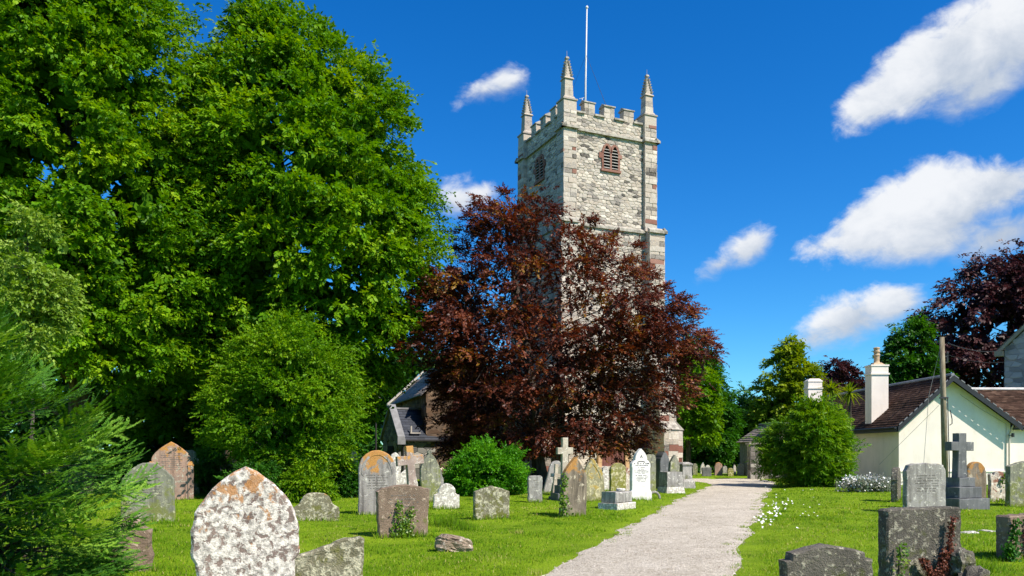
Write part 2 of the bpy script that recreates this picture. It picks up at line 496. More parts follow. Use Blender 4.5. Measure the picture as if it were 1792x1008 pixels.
WHITEPAINT = flat_mat('white_paint', (0.80, 0.80, 0.78), 0.5, 0.05)
IRON = flat_mat('dark_iron', (0.03, 0.03, 0.032), 0.5, 0.2, 4, 0.1, 0.5)
CABLE = flat_mat('black_cable', (0.02, 0.02, 0.02), 0.6, 0.1)
POT = flat_mat('buff_chimney_pot', (0.48, 0.35, 0.22), 0.85, 0.2, 8, 0.2)
PETAL = flat_mat('white_petal', (0.82, 0.82, 0.78), 0.7, 0.05)
PINKPETAL = flat_mat('pale_pink_petal', (0.72, 0.55, 0.45), 0.7, 0.15)
WORN = flat_mat('worn_lettering', (0.15, 0.135, 0.115), 0.9, 0.3)
STRIP = flat_mat('inscription_black', (0.03, 0.03, 0.03), 0.8, 0.2)

S_WHITE_LICHEN = stone_mat('white_lichen_stone', (0.25, 0.19, 0.155), (0.16, 0.12, 0.10), (0.58, 0.545, 0.475), 0.58, (0.42, 0.20, 0.065), 0.34, 0.12, scale=15, streak=0.2, top2=1.0, bump=0.55, lsharp=0.035)
S_GREY = stone_mat('grey_stone', (0.33, 0.32, 0.29), (0.22, 0.21, 0.19), (0.5, 0.49, 0.43), 0.2, (0.42, 0.27, 0.06), 0.05, 0.25, streak=0.5)
S_GREYGREEN = stone_mat('grey_green_stone', (0.24, 0.24, 0.18), (0.17, 0.175, 0.13), (0.38, 0.38, 0.25), 0.25, moss=0.45, mosscol=(0.17, 0.19, 0.05), streak=0.6)
S_ORANGE = stone_mat('orange_lichen_stone', (0.33, 0.31, 0.28), (0.22, 0.20, 0.185), (0.45, 0.43, 0.38), 0.2, (0.50, 0.24, 0.05), 0.46, 0.12, streak=0.7, top2=1.7, scale=6)
S_BROWN = stone_mat('brown_stone', (0.24, 0.175, 0.125), (0.165, 0.12, 0.085), (0.38, 0.30, 0.22), 0.25, moss=0.3, mosscol=(0.13, 0.15, 0.03), streak=0.2, bump=0.9)
S_BROWNOR = stone_mat('brown_orange_stone', (0.26, 0.22, 0.155), (0.155, 0.13, 0.095), (0.40, 0.36, 0.26), 0.2, (0.42, 0.21, 0.05), 0.34, 0.1, streak=0.75, top2=1.9, scale=6)
S_MOSSY = stone_mat('mossy_stone', (0.24, 0.22, 0.145), (0.15, 0.14, 0.085), (0.42, 0.40, 0.28), 0.42, (0.40, 0.22, 0.05), 0.05, 0.45, mosscol=(0.14, 0.145, 0.03), streak=0.3, bump=1.0, scale=11)
S_YELLOW = stone_mat('yellow_lichen_stone', (0.30, 0.28, 0.17), (0.20, 0.19, 0.10), (0.46, 0.42, 0.25), 0.3, (0.40, 0.28, 0.06), 0.55, 0.3, mosscol=(0.20, 0.19, 0.04), streak=0.2, top2=0.3)
S_OLIVE = stone_mat('olive_stone', (0.24, 0.23, 0.09), (0.16, 0.155, 0.06), (0.46, 0.43, 0.25), 0.35, (0.40, 0.30, 0.05), 0.3, 0.6, mosscol=(0.20, 0.20, 0.035), streak=0.3)
S_WHITE = stone_mat('white_marble', (0.78, 0.77, 0.72), (0.66, 0.65, 0.58), (0.85, 0.85, 0.82), 0.1, moss=0.18, mosscol=(0.60, 0.60, 0.38), streak=0.12, bump=0.15)
S_PALE = stone_mat('pale_stone', (0.50, 0.47, 0.40), (0.36, 0.33, 0.28), (0.68, 0.66, 0.58), 0.45, moss=0.15, streak=0.2, bump=0.6, scale=12)
S_DARK = stone_mat('dark_mossy_stone', (0.135, 0.122, 0.098), (0.08, 0.072, 0.058), (0.31, 0.29, 0.22), 0.3, moss=0.4, mosscol=(0.09, 0.10, 0.025), streak=0.35, bump=1.2, scale=14)
S_SLATE = stone_mat('slate_stone', (0.15, 0.155, 0.155), (0.10, 0.105, 0.105), (0.30, 0.30, 0.28), 0.1, moss=0.08, streak=0.3, bump=0.2, rough=0.7)
S_LIME = stone_mat('limestone_cross', (0.52, 0.47, 0.36), (0.36, 0.31, 0.23), (0.6, 0.57, 0.46), 0.25, (0.5, 0.27, 0.06), 0.12, 0.08, streak=0.2)
S_PINK = stone_mat('pinkish_stone', (0.40, 0.32, 0.27), (0.29, 0.22, 0.185), (0.55, 0.49, 0.42), 0.25, (0.56, 0.29, 0.07), 0.4, 0.05, streak=0.2, top2=1.6)
S_RED = stone_mat('red_stone', (0.40, 0.26, 0.19), (0.27, 0.19, 0.15), (0.40, 0.38, 0.30), 0.2, (0.5, 0.24, 0.05), 0.35, 0.15, streak=0.6, top2=1.2)
S_REDWHITE = stone_mat('red_white_stone', (0.52, 0.46, 0.37), (0.40, 0.35, 0.28), (0.66, 0.62, 0.52), 0.4, (0.24, 0.085, 0.045), 0.55, 0.12, streak=0.2, top2=0.5)
S_ROCK = stone_mat('tan_rock', (0.36, 0.28, 0.20), (0.20, 0.15, 0.105), (0.52, 0.46, 0.36), 0.3, moss=0.15, bump=1.2)

# ------------------------------------------------------------------ ground and path
PATH_L = [(-6.0, -2.0), (-3.4, 3.0), (-1.1, 6.5), (0.36, 10.28), (1.69, 14.45), (3.26, 19.5), (5.73, 27.3), (8.05, 33.9), (9.35, 37.5), (9.9, 40.2), (9.8, 42.2), (8.8, 43.6)]
PATH_R = [(-3.0, -2.0), (-0.6, 3.0), (1.35, 6.5), (2.78, 10.28), (4.4, 14.9), (6.6, 21.3), (9.1, 28.7), (11.2, 34.5), (12.6, 38.2), (13.6, 41.5), (14.2, 44.5), (14.0, 47.2)]


def resample(pts, n):
    p = np.array(pts, float)
    s = np.concatenate([[0], np.cumsum(np.hypot(*np.diff(p, axis=0).T))])
    t = np.linspace(0, s[-1], n)
    # smooth (Catmull-like) by averaging a dense linear resample
    q = np.stack([np.interp(t, s, p[:, 0]), np.interp(t, s, p[:, 1])], 1)
    k = max(3, n // 26) | 1
    w = np.hanning(k + 2)[1:-1]
    w /= w.sum()
    for c in range(2):
        e = np.pad(q[:, c], k // 2, mode='reflect', reflect_type='odd')
        q[:, c] = np.convolve(e, w, mode='valid')
    return q


NP_ = 420
pl = resample(PATH_L, NP_)
pr_ = resample(PATH_R, NP_)
jit = lambda n, s: (np.interp(np.arange(n), np.arange(0, n + 8, 4), RNG.normal(0, s, len(np.arange(0, n + 8, 4)))))
pl[:, 0] += jit(NP_, 0.06) + 0.05 * np.sin(np.arange(NP_) * 0.21)
pr_[:, 0] += jit(NP_, 0.06) + 0.05 * np.sin(np.arange(NP_) * 0.17 + 1)


def path_inside(x, y):
    """signed distance-like value: positive inside the path"""
    xl = np.interp(y, pl[:, 1], pl[:, 0])
    xr = np.interp(y, pr_[:, 1], pr_[:, 0])
    v = np.minimum(x - xl, xr - x)
    far = (y > 42.0)
    band = np.minimum(y - 43.2, 47.2 - y)
    band = np.where((x > 2) & (x < 14.0), band, -5)
    return np.where(far, np.maximum(band, np.where(y < 47.2, v, -5)), v)


def ground_h(x, y):
    m = np.clip((-path_inside(x, y) - 0.15) / 1.2, 0, 1) * np.clip((60 - y) / 15, 0, 1)
    return m * (0.045 + 0.05 * hnoise(x * 0.55, y * 0.55, 0.4) + 0.018 * hnoise(x * 2.1, y * 2.0, 1.9))


def build_ground():
    xs = np.concatenate([[-900, -300, -120, -60], np.arange(-34, 36.01, 0.6), [60, 120, 300, 900]])
    ys = np.concatenate([[-300, -100, -40, -15], np.arange(-6, 62.01, 0.6), [80, 120, 300, 900]])
    X, Y = np.meshgrid(xs, ys)
    Z = ground_h(X, Y)
    V = np.stack([X.ravel(), Y.ravel(), Z.ravel()], 1)
    nx, ny = len(xs), len(ys)
    i = np.arange(nx - 1)[None, :] + nx * np.arange(ny - 1)[:, None]
    i = i.ravel()
    Fc = np.stack([i, i + 1, i + 1 + nx, i + nx], 1)
    me = fast_mesh('lawn', V, Fc)
    me.polygons.foreach_set('use_smooth', np.ones(len(me.polygons), dtype=bool))
    m, g = new_mat('turf')
    p = g.n('ShaderNodeNewGeometry').outputs['Position']
    c = g.mix(g.smooth(g.noise(p, 0.7, 8, 0.65), 0.35, 0.65), (0.12, 0.21, 0.006), (0.20, 0.31, 0.010))
    c = g.mix(g.math('MULTIPLY', g.smooth(g.noise(p, 9, 6, 0.7), 0.5, 0.72), 0.55), c, (0.15, 0.20, 0.015))
    h = g.noise(p, 26, 6, 0.7)
    bp = g.n('ShaderNodeBump', {'Height': h, 'Strength': 0.8, 'Distance': 0.05}).outputs[0]
    pr = g.n('ShaderNodeBsdfPrincipled', {'Base Color': c, 'Roughness': 0.95, 'Normal': bp, 'Specular IOR Level': 0.1})
    g.n('ShaderNodeOutputMaterial', {0: pr.outputs[0]})
    o = link('lawn', me, m)
    tag(o, 'mown green churchyard lawn on both sides of the gravel path', 'lawn', kind='structure')


build_ground()


def build_path():
    m, g = new_mat('gravel')
    p = g.n('ShaderNodeNewGeometry').outputs['Position']
    c = g.mix(g.smooth(g.noise(p, 0.8, 8, 0.65), 0.3, 0.7), (0.40, 0.36, 0.275), (0.60, 0.55, 0.435))
    v = g.n('ShaderNodeTexVoronoi', {'Vector': p, 'Scale': 42.0})
    c = g.mix(0.45, c, g.ramp(g.n('ShaderNodeSeparateColor', {0: v.outputs['Color']}).outputs[0], [(0, (0.20, 0.16, 0.115)), (0.5, (0.54, 0.485, 0.385)), (1, (0.84, 0.78, 0.65))]))
    c = g.mix(g.math('MULTIPLY', g.smooth(g.noise(p, 5.0, 10, 0.78), 0.50, 0.66), 0.7), c, (0.31, 0.26, 0.18))
    c = g.mix(g.math('MULTIPLY', g.smooth(g.noise(p, 1.3, 6, 0.6, 0.6), 0.5, 0.68), 0.35), c, (0.70, 0.65, 0.54))
    n = g.noise(p, 60, 6, 0.75)
    h = g.math('ADD', g.math('MULTIPLY', v.outputs['Distance'], 0.5), g.math('ADD', n, g.math('MULTIPLY', g.noise(p, 8, 6, 0.7), 0.8)))
    bp = g.n('ShaderNodeBump', {'Height': h, 'Strength': 0.85, 'Distance': 0.03}).outputs[0]
    pr = g.n('ShaderNodeBsdfPrincipled', {'Base Color': c, 'Roughness': 0.95, 'Normal': bp, 'Specular IOR Level': 0.15})
    g.n('ShaderNodeOutputMaterial', {0: pr.outputs[0]})
    K = 12
    t = np.linspace(0, 1, K)
    P = pl[:, None, :] * (1 - t)[None, :, None] + pr_[:, None, :] * t[None, :, None]
    Z = 0.012 + 0.02 * np.sin(np.pi * t)[None, :] + 0.006 * hnoise(P[..., 0] * 2, P[..., 1] * 2, 5)
    Z[:, 0] = 0.0045
    Z[:, -1] = 0.0045
    V = np.concatenate([P, Z[..., None]], 2).reshape(-1, 3)
    i = (np.arange(K - 1)[None, :] + K * np.arange(NP_ - 1)[:, None]).ravel()
    Fc = np.stack([i, i + 1, i + 1 + K, i + K], 1)
    me = fast_mesh('gravel_path', V, Fc)
    me.polygons.foreach_set('use_smooth', np.ones(len(me.polygons), dtype=bool))
    o = link('gravel_path', me, m)
    tag(o, 'pale gravel path curving past the gravestones to the tower', 'path', kind='structure')
    # the branch that turns left behind the graves, to the tower
    b = MB()
    xs = np.linspace(1.0, 11.5, 40)
    top = [(x, 47.0 + 0.15 * math.sin(x * 1.3) - 0.03 * (x - 12) ** 2 * 0.05) for x in xs]
    bot = [(x, 43.4 + 0.12 * math.sin(x * 1.9)) for x in xs]
    vs = [(x, y, 0.004) for x, y in bot] + [(x, y, 0.004) for x, y in top]
    b.add(vs, [(i, i + 1, 41 + i, 40 + i) for i in range(39)])
    o = b.build('side_path', m)
    tag(o, 'short gravel branch leading left round the foot of the tower', 'path', kind='structure')
    b = MB()
    b.box(14.6, 17.4, 38.9, 39.9, -0.05, 0.03)
    o = b.build('paving', flat_mat('pale_concrete', (0.45, 0.43, 0.37), 0.9, 0.2))
    tag(o, 'pale concrete strip beside the path left of the round bush', 'paving', kind='structure')
    # loose stones on the gravel
    n = 6500
    u = RNG.random(n)
    row = (RNG.random(n) ** 1.6 * 0.72 * (NP_ - 1)).astype(int)
    u = 0.5 + (u - 0.5) * 1.04
    px = pl[row, 0] * (1 - u) + pr_[row, 0] * u
    py = pl[row, 1] * (1 - u) + pr_[row, 1] * u
    s = RNG.uniform(0.006, 0.02, n) * (1 + 0.5 * (RNG.random(n) > 0.95))
    base = np.array([(-1, -.7, 0), (1, -.8, 0), (.8, .9, 0), (-.9, .8, 0), (0, 0, .8)])
    th = RNG.uniform(0, 6.28, n)
    B = base[None] * RNG.uniform(.6, 1.3, (n, 5, 3))
    Xr = B[..., 0] * np.cos(th)[:, None] - B[..., 1] * np.sin(th)[:, None]
    Yr = B[..., 0] * np.sin(th)[:, None] + B[..., 1] * np.cos(th)[:, None]
    hz = 0.006 + 0.02 * np.sin(np.pi * np.clip(u, 0, 1))
    V = np.stack([Xr * s[:, None] + px[:, None], Yr * s[:, None] + py[:, None], B[..., 2] * s[:, None] + hz[:, None]], 2).reshape(-1, 3)
    T = np.array([(0, 1, 4), (1, 2, 4), (2, 3, 4), (3, 0, 4)])
    Fc = (T[None] + 5 * np.arange(n)[:, None, None]).reshape(-1, 3)
    me = fast_mesh('gravel_stones', V, Fc, np.repeat(RNG.random(n), 4))
    o = link('gravel_stones', me, tint_mat('gravel_chip', [(0, (0.16, 0.13, 0.10)), (0.5, (0.40, 0.35, 0.28)), (1, (0.66, 0.62, 0.54))], 0.2, 20))
    tag(o, 'loose gravel chippings scattered on the path', 'gravel', kind='stuff')


build_path()

# ------------------------------------------------------------------ rubble masonry


def clip_poly(poly, a, b, c):
    """keep a*x+b*y<=c"""
    out = []
    n = len(poly)
    for i in range(n):
        p, q = poly[i], poly[(i + 1) % n]
        dp = a * p[0] + b * p[1] - c
        dq = a * q[0] + b * q[1] - c
        if dp <= 0:
            out.append(p)
        if (dp < 0 < dq) or (dq < 0 < dp):
            t = dp / (dp - dq)
            out.append((p[0] + (q[0] - p[0]) * t, p[1] + (q[1] - p[1]) * t))
    return out


def rubble(W, H, cw, ch, rng, jit=0.32, hole=None):
    """irregular, roughly coursed stones filling W x H: list of (polygon, centre, area)"""
    asp = cw / ch
    pts = []
    v = 0.0
    while v < H:
        h = ch * rng.uniform(0.75, 1.25)
        u = -cw * rng.random()
        while u < W + cw:
            w = cw * rng.choice((0.6, 0.8, 1.0, 1.1, 1.45))
            pts.append((u + w / 2 + rng.uniform(-jit, jit) * cw * 0.4, (v + h / 2 + rng.uniform(-jit, jit) * ch) * asp))
            u += w
        v += h
    P = np.array(pts)
    res = []
    for i, p in enumerate(pts):
        if not (-0.01 < p[0] < W + 0.01 and -0.01 < p[1] < H * asp + 0.01):
            continue
        d = np.hypot(P[:, 0] - p[0], P[:, 1] - p[1])
        poly = [(0, 0), (W, 0), (W, H * asp), (0, H * asp)]
        for j in np.argsort(d)[1:20]:
            q = pts[j]
            a, b = q[0] - p[0], q[1] - p[1]
            poly = clip_poly(poly, a, b, (q[0] ** 2 + q[1] ** 2 - p[0] ** 2 - p[1] ** 2) / 2)
            if len(poly) < 3:
                break
        if len(poly) < 3:
            continue
        poly = [(x, y / asp) for x, y in poly]
        cx = sum(x for x, y in poly) / len(poly)
        cy = sum(y for x, y in poly) / len(poly)
        if hole and hole(cx, cy):
            continue
        ar = 0.5 * abs(sum(poly[k][0] * poly[(k + 1) % len(poly)][1] - poly[(k + 1) % len(poly)][0] * poly[k][1] for k in range(len(poly))))
        if ar < 0.006:
            continue
        res.append((poly, (cx, cy), ar))
    return res


def add_stone(b, poly, f, rng, gap=0.010, proud=0.034, t=None):
    """one rubble stone: recessed joint, chamfered and slightly uneven face"""
    k = len(poly)
    cx = sum(x for x, y in poly) / k
    cy = sum(y for x, y in poly) / k

    def inset(dist):
        out = []
        for x, y in poly:
            l = math.hypot(x - cx, y - cy) + 1e-6
            s = max(0.3, 1 - dist / l)
            out.append((cx + (x - cx) * s, cy + (y - cy) * s))
        return out
    a, c = inset(gap), inset(gap + 0.024)
    pr = proud * rng.uniform(0.55, 1.3)
    tx, ty = rng.uniform(-.05, .05), rng.uniform(-.05, .05)
    vs = [f(x, y, -0.02) for x, y in a] + [f(x, y, pr * 0.65) for x, y in a]
    vs += [f(x, y, pr + (x - cx) * tx + (y - cy) * ty + rng.uniform(-.004, .004)) for x, y in c]
    vs += [f(cx, cy, pr * 1.12)]
    fs = []
    for i in range(k):
        j = (i + 1) % k
        fs.append((i, j, k + j, k + i))
        fs.append((k + i, k + j, 2 * k + j, 2 * k + i))
        fs.append((2 * k + i, 2 * k + j, 3 * k))
    if t is None:
        t = min(1, max(0, rng.gauss(0.54, 0.17)))
        if rng.random() < 0.06:
            t = rng.uniform(0, .22)
    b.add(vs, fs, t)


# ------------------------------------------------------------------ church tower
def build_tower():
    rng = random.Random(3)
    T = empty('church_tower', (4.08, 44.63, 0), R(24))
    tag(T, 'tall pale stone church tower with battlements and corner pinnacles', 'tower')
    zC, zB, zA, zP, zM = 6.1, 13.4, 18.3, 19.15, 19.78
    wall = {'A': 2.65, 'B': 2.72, 'C': 2.80}
    pil = {'A': 2.85, 'B': 3.15, 'C': 3.32}
    psz = {'A': 0.78, 'B': 0.98, 'C': 1.05}
    zz = {'C': (-0.3, zC), 'B': (zC, zB), 'A': (zB, zA), 'P': (zA, zP)}
    wall['P'], pil['P'], psz['P'] = 2.62, 2.83, 0.76
    core = MB()
    for s in 'CBA':
        core.box(-wall[s] + .03, wall[s] - .03, -wall[s] + .03, wall[s] - .03, zz[s][0], zz[s][1])
    # parapet as four walls
    w, t_ = wall['P'] - .03, 0.45
    core.box(-w, w, -w, -w + t_, zA, zP)
    core.box(-w, w, w - t_, w, zA, zP)
    core.box(-w, -w + t_, -w + t_, w - t_, zA, zP)
    core.box(w - t_, w, -w + t_, w - t_, zA, zP)
    for s in 'CBAP':
        a1, a0 = pil[s] - .03, pil[s] - psz[s]
        for sx in (-1, 1):
            for sy in (-1, 1):
                x0, x1 = sorted((sx * a0, sx * a1))
                y0, y1 = sorted((sy * a0, sy * a1))
                core.box(x0 + .002, x1, y0 + .002, y1, zz[s][0], zz[s][1] - .002)
    core.build('wall_core', MORTAR, T)
    LB = MB()
    LB.box(-2.2, 2.2, -2.2, 2.2, zA, zA + 0.25)
    LB.build('roof', LEAD, T)

    # faces: west (towards the path), south (left), and the two far ones
    def face(k, dist):
        if k == 'W':
            return lambda u, v, n: (u, -dist - n, v)
        if k == 'S':
            return lambda u, v, n: (-dist - n, -u, v)
        if k == 'E':
            return lambda u, v, n: (-u, dist + n, v)
        return lambda u, v, n: (dist + n, u, v)

    WIN_Z0, WIN_Z1, WU = 16.42, 17.82, 0.05

    def hole_for(k, s):
        def h(u, v):
            if s == 'A' and abs(u - (WU if k == 'W' else -0.3 if k == 'S' else 0)) < 0.43 and WIN_Z0 < v < WIN_Z1 - .05:
                return True
            if s == 'C' and k == 'W' and abs(u - 0.1) < 0.95 and v < 3.0:
                return True
            return False
        return h
    singles, rest, reds = [], MB(), MB()
    allst = []
    for k in 'WSEN':
        for s in 'CBAP':
            z0, z1 = max(0, zz[s][0]), zz[s][1]
            hw = pil[s] - psz[s]
            f = face(k, wall[s] - 0.035)
            hh = hole_for(k, s)
            big = (k in 'WS')
            for poly, c, ar in rubble(2 * hw, z1 - z0, 0.31 if big else 1.6, 0.155 if big else .9, rng, 0.38, None):
                if hh(c[0] - hw, c[1] + z0):
                    continue
                poly = [(x - hw, y + z0) for x, y in poly]
                if s == 'A':
                    uc = WU if k == 'W' else -0.3 if k == 'S' else 0
                    cu, cz = c[0] - hw - uc, c[1] + z0
                    if WIN_Z0 - .3 < cz < WIN_Z1 + .3 and abs(cu) < .9:
                        if cz >= WIN_Z1:
                            poly = clip_poly(poly, 0, -1, -(WIN_Z1 - .12))
                        elif cz <= WIN_Z0:
                            poly = clip_poly(poly, 0, 1, WIN_Z0)
                        elif cu > 0:
                            poly = clip_poly(poly, -1, 0, -(uc + .43))
                        else:
                            poly = clip_poly(poly, 1, 0, uc - .43)
                    if len(poly) < 3:
                        continue
                vis = (k == 'W' and s in 'AP') * 3 + (k == 'S' and s in 'AP') * 1.2 + (k == 'W' and s == 'B') * 0.9
                allst.append((ar * vis, poly, f))
    # corner pilasters in bigger blocks; both outer faces of each
    for s in 'CBAP':
        z0, z1 = max(0, zz[s][0]), zz[s][1]
        a1, a0 = pil[s], pil[s] - psz[s]
        for k in 'WSEN':
            f = face(k, a1 - 0.035)
            for side in (-1, 1):
                z = z0
                while z < z1 - 0.05:
                    h = min(rng.uniform(0.17, 0.32), z1 - z)
                    if z1 - z - h < 0.15:
                        h = z1 - z
                    cut = a0 + psz[s] * rng.choice((0.35, 0.5, 0.62, 1.0, 1.0))
                    segs = [(a0, cut), (cut, a1)] if cut < a1 - .05 else [(a0, a1)]
                    for u0, u1 in segs:
                        if side < 0:
                            u0, u1 = -u1, -u0
                        j = lambda: rng.uniform(-.012, .012)
                        poly = [(u0 + j(), z + j()), (u1 + j(), z + j()), (u1 + j(), z + h + j()), (u0 + j(), z + h + j())]
                        vis = (k == 'W' and s in 'AP') * 2.5 + (k == 'S' and s in 'AP') * 1.5 + (k == 'W' and s == 'B' and side > 0) * 2.4
                        red = rng.random() < (0.07 if s in 'AB' else 0.13 if s == 'P' else 0.04)
                        if red:
                            add_stone(reds, poly, f, rng, 0.008, 0.045)
                        else:
                            allst.append((h * (u1 - u0) * vis, poly, f))
                    z += h
                # returns of the pilasters (their inner sides)
                z = z0
                d1, d0 = a1, wall[s] - .03
                if d1 - d0 > 0.1:
                    while z < z1 - 0.05:
                        h = min(rng.uniform(0.25, 0.45), z1 - z)
                        if z1 - z - h < 0.12:
                            h = z1 - z
                        uu = side * a0
                        ff = {'W': lambda u, v, n, q=uu, sd=side: (q - sd * (n - .03), -u, v), 'S': lambda u, v, n, q=uu, sd=side: (-u, -q + sd * (n - .03), v),
                              'E': lambda u, v, n, q=uu, sd=side: (-q + sd * (n - .03), u, v), 'N': lambda u, v, n, q=uu, sd=side: (u, q - sd * (n - .03), v)}[k]
                        add_stone(rest, [(d0, z), (d1, z), (d1, z + h), (d0, z + h)], ff, rng, 0.006, 0.03)
                        z += h
    allst.sort(key=lambda a: -a[0])
    for i, (sc, poly, f) in enumerate(allst):
        if i < 290:
            b = MB()
            add_stone(b, poly, f, rng)
            b.build('stone', TOWER, T, center=True)
        else:
            add_stone(rest, poly, f, rng)
    # angle buttresses at the foot, stepped, with sloping caps
    for k, M in (('W', Matrix.Identity(3)), ('S', Matrix.Rotation(R(-90), 3, 'Z')), ('E', Matrix.Rotation(R(180), 3, 'Z')), ('N', Matrix.Rotation(R(90), 3, 'Z'))):
        for side in (-1, 1):
            u0, u1 = sorted((side * 2.35, side * 3.28))
            for d1, zt in ((4.22, 2.75), (3.78, 5.75)):
                bc = MB()
                bc.box(u0 + .03, u1 - .03, -d1 + .03, -3.3, -0.3, zt, 0.5, M.to_4x4())
                bc.build('buttress_core', MORTAR, T)
                vs = [M @ Vector(p) for p in ((u0 - .04, -d1 - .05, zt), (u1 + .04, -d1 - .05, zt), (u1 + .04, -3.3, zt), (u0 - .04, -3.3, zt), (u0 - .04, -3.3, zt + (d1 - 3.25) * 0.9), (u1 + .04, -3.3, zt + (d1 - 3.25) * 0.9))]
                caps = MB()
                caps.add(vs, [(0, 3, 2, 1), (0, 1, 5, 4), (0, 4, 3), (1, 2, 5), (2, 3, 4, 5)])
                caps.build('buttress_cap', COPING, T)
                zlo = 0 if d1 > 4 else 2.75
                for fk in range(3):
                    z = zlo
                    while z < zt - 0.02:
                        h = min(rng.uniform(0.24, 0.4), zt - z)
                        if zt - z - h < .12:
                            h = zt - z
                        if fk == 0:
                            seg = [(u0, (u0 + u1) / 2 + rng.uniform(-.2, .2)), (0, u1)]
                            seg[1] = (seg[0][1], u1)
                            ff = lambda u, v, n: tuple(M @ Vector((u, -d1 + .035 - n, v)))
                        elif fk == 1:
                            seg = [(3.3, d1)]
                            ff = lambda u, v, n: tuple(M @ Vector((u1 - .035 + n, -u, v)))
                        else:
                            seg = [(3.3, d1)]
                            ff = lambda u, v, n: tuple(M @ Vector((u0 + .035 - n, -u, v)))
                        for a, c in seg:
                            tgt = reds if rng.random() < .06 else rest
                            add_stone(tgt, [(a, z), (c, z), (c, z + h), (a, z + h)], ff, rng, .008)
                        z += h
    rest.build('masonry', TOWER, T, kind='stuff')
    reds.build('red_blocks', REDSTONE, T, kind='stuff')

    # string courses that follow the pilasters
    def string(z, s, h, out, parent=T):
        b = MB()
        a1, a0, w0 = pil[s], pil[s] - psz[s], wall[s]
        for k in range(4):
            M = Matrix.Rotation(R(90 * k), 4, 'Z')
            for (u0, u1, d) in ((-a1 - out, -a0 + out * .6, a1), (-a0 + out * .6 - .002, a0 - out * .6 + .002, w0), (a0 - out * .6, a1 + out, a1)):
                vs = [M @ Vector(p) for p in ((u0, -d - out, z - h / 2), (u1, -d - out, z - h / 2), (u1, -d + .12, z - h / 2), (u0, -d + .12, z - h / 2),
                                              (u0, -d - out, z + h * .1), (u1, -d - out, z + h * .1), (u1, -d + .12, z + h * .75), (u0, -d + .12, z + h * .75))]
                b.add(vs, [(3, 2, 1, 0), (4, 5, 6, 7), (0, 1, 5, 4), (1, 2, 6, 5), (2, 3, 7, 6), (3, 0, 4, 7)])
        return b.build('string_course', COPING, parent)
    string(zA, 'A', 0.2, 0.13)
    string(zB, 'B', 0.24, 0.10)
    string(zC, 'C', 0.26, 0.12)
    string(0.75, 'C', 0.2, 0.10)
    # battlements
    for k in range(4):
        M = Matrix.Rotation(R(90 * k), 4, 'Z')
        hw = pil['P'] - psz['P']
        gapw, mw = 0.56, (2 * hw - 4 * 0.56) / 3
        for i in range(4):
            u = -hw + i * (gapw + mw)
            b = MB()
            b.box(u - .03, u + gapw + .03, -2.72, -2.10, zP, zP + 0.09, .5, M)
            vs = [M @ Vector(p) for p in ((u, -2.70, zP + .092), (u + gapw, -2.70, zP + .092), (u + gapw, -2.12, zP + .092), (u, -2.12, zP + .092), (u, -2.40, zP + .2), (u + gapw, -2.40, zP + .2))]
            b.add(vs, [(0, 1, 5, 4), (0, 4, 3), (1, 2, 5), (2, 3, 4, 5)])
            b.build('sill_coping', COPING, T)
        for i in range(3):
            u = -hw + gapw + i * (gapw + mw)
            b = MB()
            b.box(u + .03, u + mw - .03, -2.60, -2.17, zP, zM, .5, M)
            for rr_ in range(2):
                hz = (zM - zP) / 2
                c = u + mw * rng.uniform(.35, .65)
                for uu0, uu1 in ((u, c), (c, u + mw)):
                    add_stone(b, [(uu0, zP + rr_ * hz), (uu1, zP + rr_ * hz), (uu1, zP + rr_ * hz + hz), (uu0, zP + rr_ * hz + hz)],
                              lambda a, v, n: tuple(M @ Vector((a, -2.585 - n, v))), rng, .006)
            me = b.build('merlon', TOWER, T)
            b = MB()
            z = zM
            b.box(u - .035, u + mw + .035, -2.67, -2.10, z, z + .06, .5, M)
            vs = [M @ Vector(p) for p in ((u - .02, -2.65, z + .062), (u + mw + .02, -2.65, z + .062), (u + mw + .02, -2.12, z + .062), (u - .02, -2.12, z + .062), (u - .02, -2.39, z + .2), (u + mw + .02, -2.39, z + .2))]
            b.add(vs, [(0, 1, 5, 4), (0, 4, 3), (1, 2, 5), (2, 3, 4, 5)])
            b.build('coping', COPING, me)
    # corner blocks and pinnacles
    for sx in (-1, 1):
        for sy in (-1, 1):
            cx, cy = sx * 2.45, sy * 2.45
            b = MB()
            b.box(cx - .37, cx + .37, cy - .37, cy + .37, zP, zM - .12, .55)
            b.box(cx - .42, cx + .42, cy - .42, cy + .42, zM - .118, zM - .04, .35)
            b.build('corner_block', TOWER, T)
            b = MB()
            b.frustum(cx, cy, zM - .02, zM + .12, .34, .34, .27, .27, .4)
            for i in range(3):
                z = zM + .122 + i * .3
                b.frustum(cx, cy, z, z + .29,   .245 - .012 * i, .245 - .012 * i, .24 - .012 * i, .24 - .012 * i, rng.uniform(.3, .7))
            b.frustum(cx, cy, zM + 1.02, zM + 1.11, .28, .28, .24, .24, .45)
            # little gables then the crocketed spire
            zs = zM + 1.112
            b.frustum(cx, cy, zs, zs + .95, .185, .185, .035, .035, .4)
            for i in range(6):
                z = zs + .06 + i * .145
                r = .185 - (.15) * (z - zs) / .95
                for qx, qy in ((1, 1), (1, -1), (-1, 1), (-1, -1)):
                    b.frustum(cx + qx * (r + .015), cy + qy * (r + .015), z, z + .10, .025, .025, .06, .06, .35)
            b.frustum(cx, cy, zs + .95, zs + 1.02, .05, .05, .10, .10, .35)
            b.frustum(cx, cy, zs + 1.02, zs + 1.12, .10, .10, .07, .07, .35)
            b.tube([(cx, cy, zs + 1.12), (cx, cy, zs + 1.42)], .009, 4)
            b.build('pinnacle', TOWER, T)

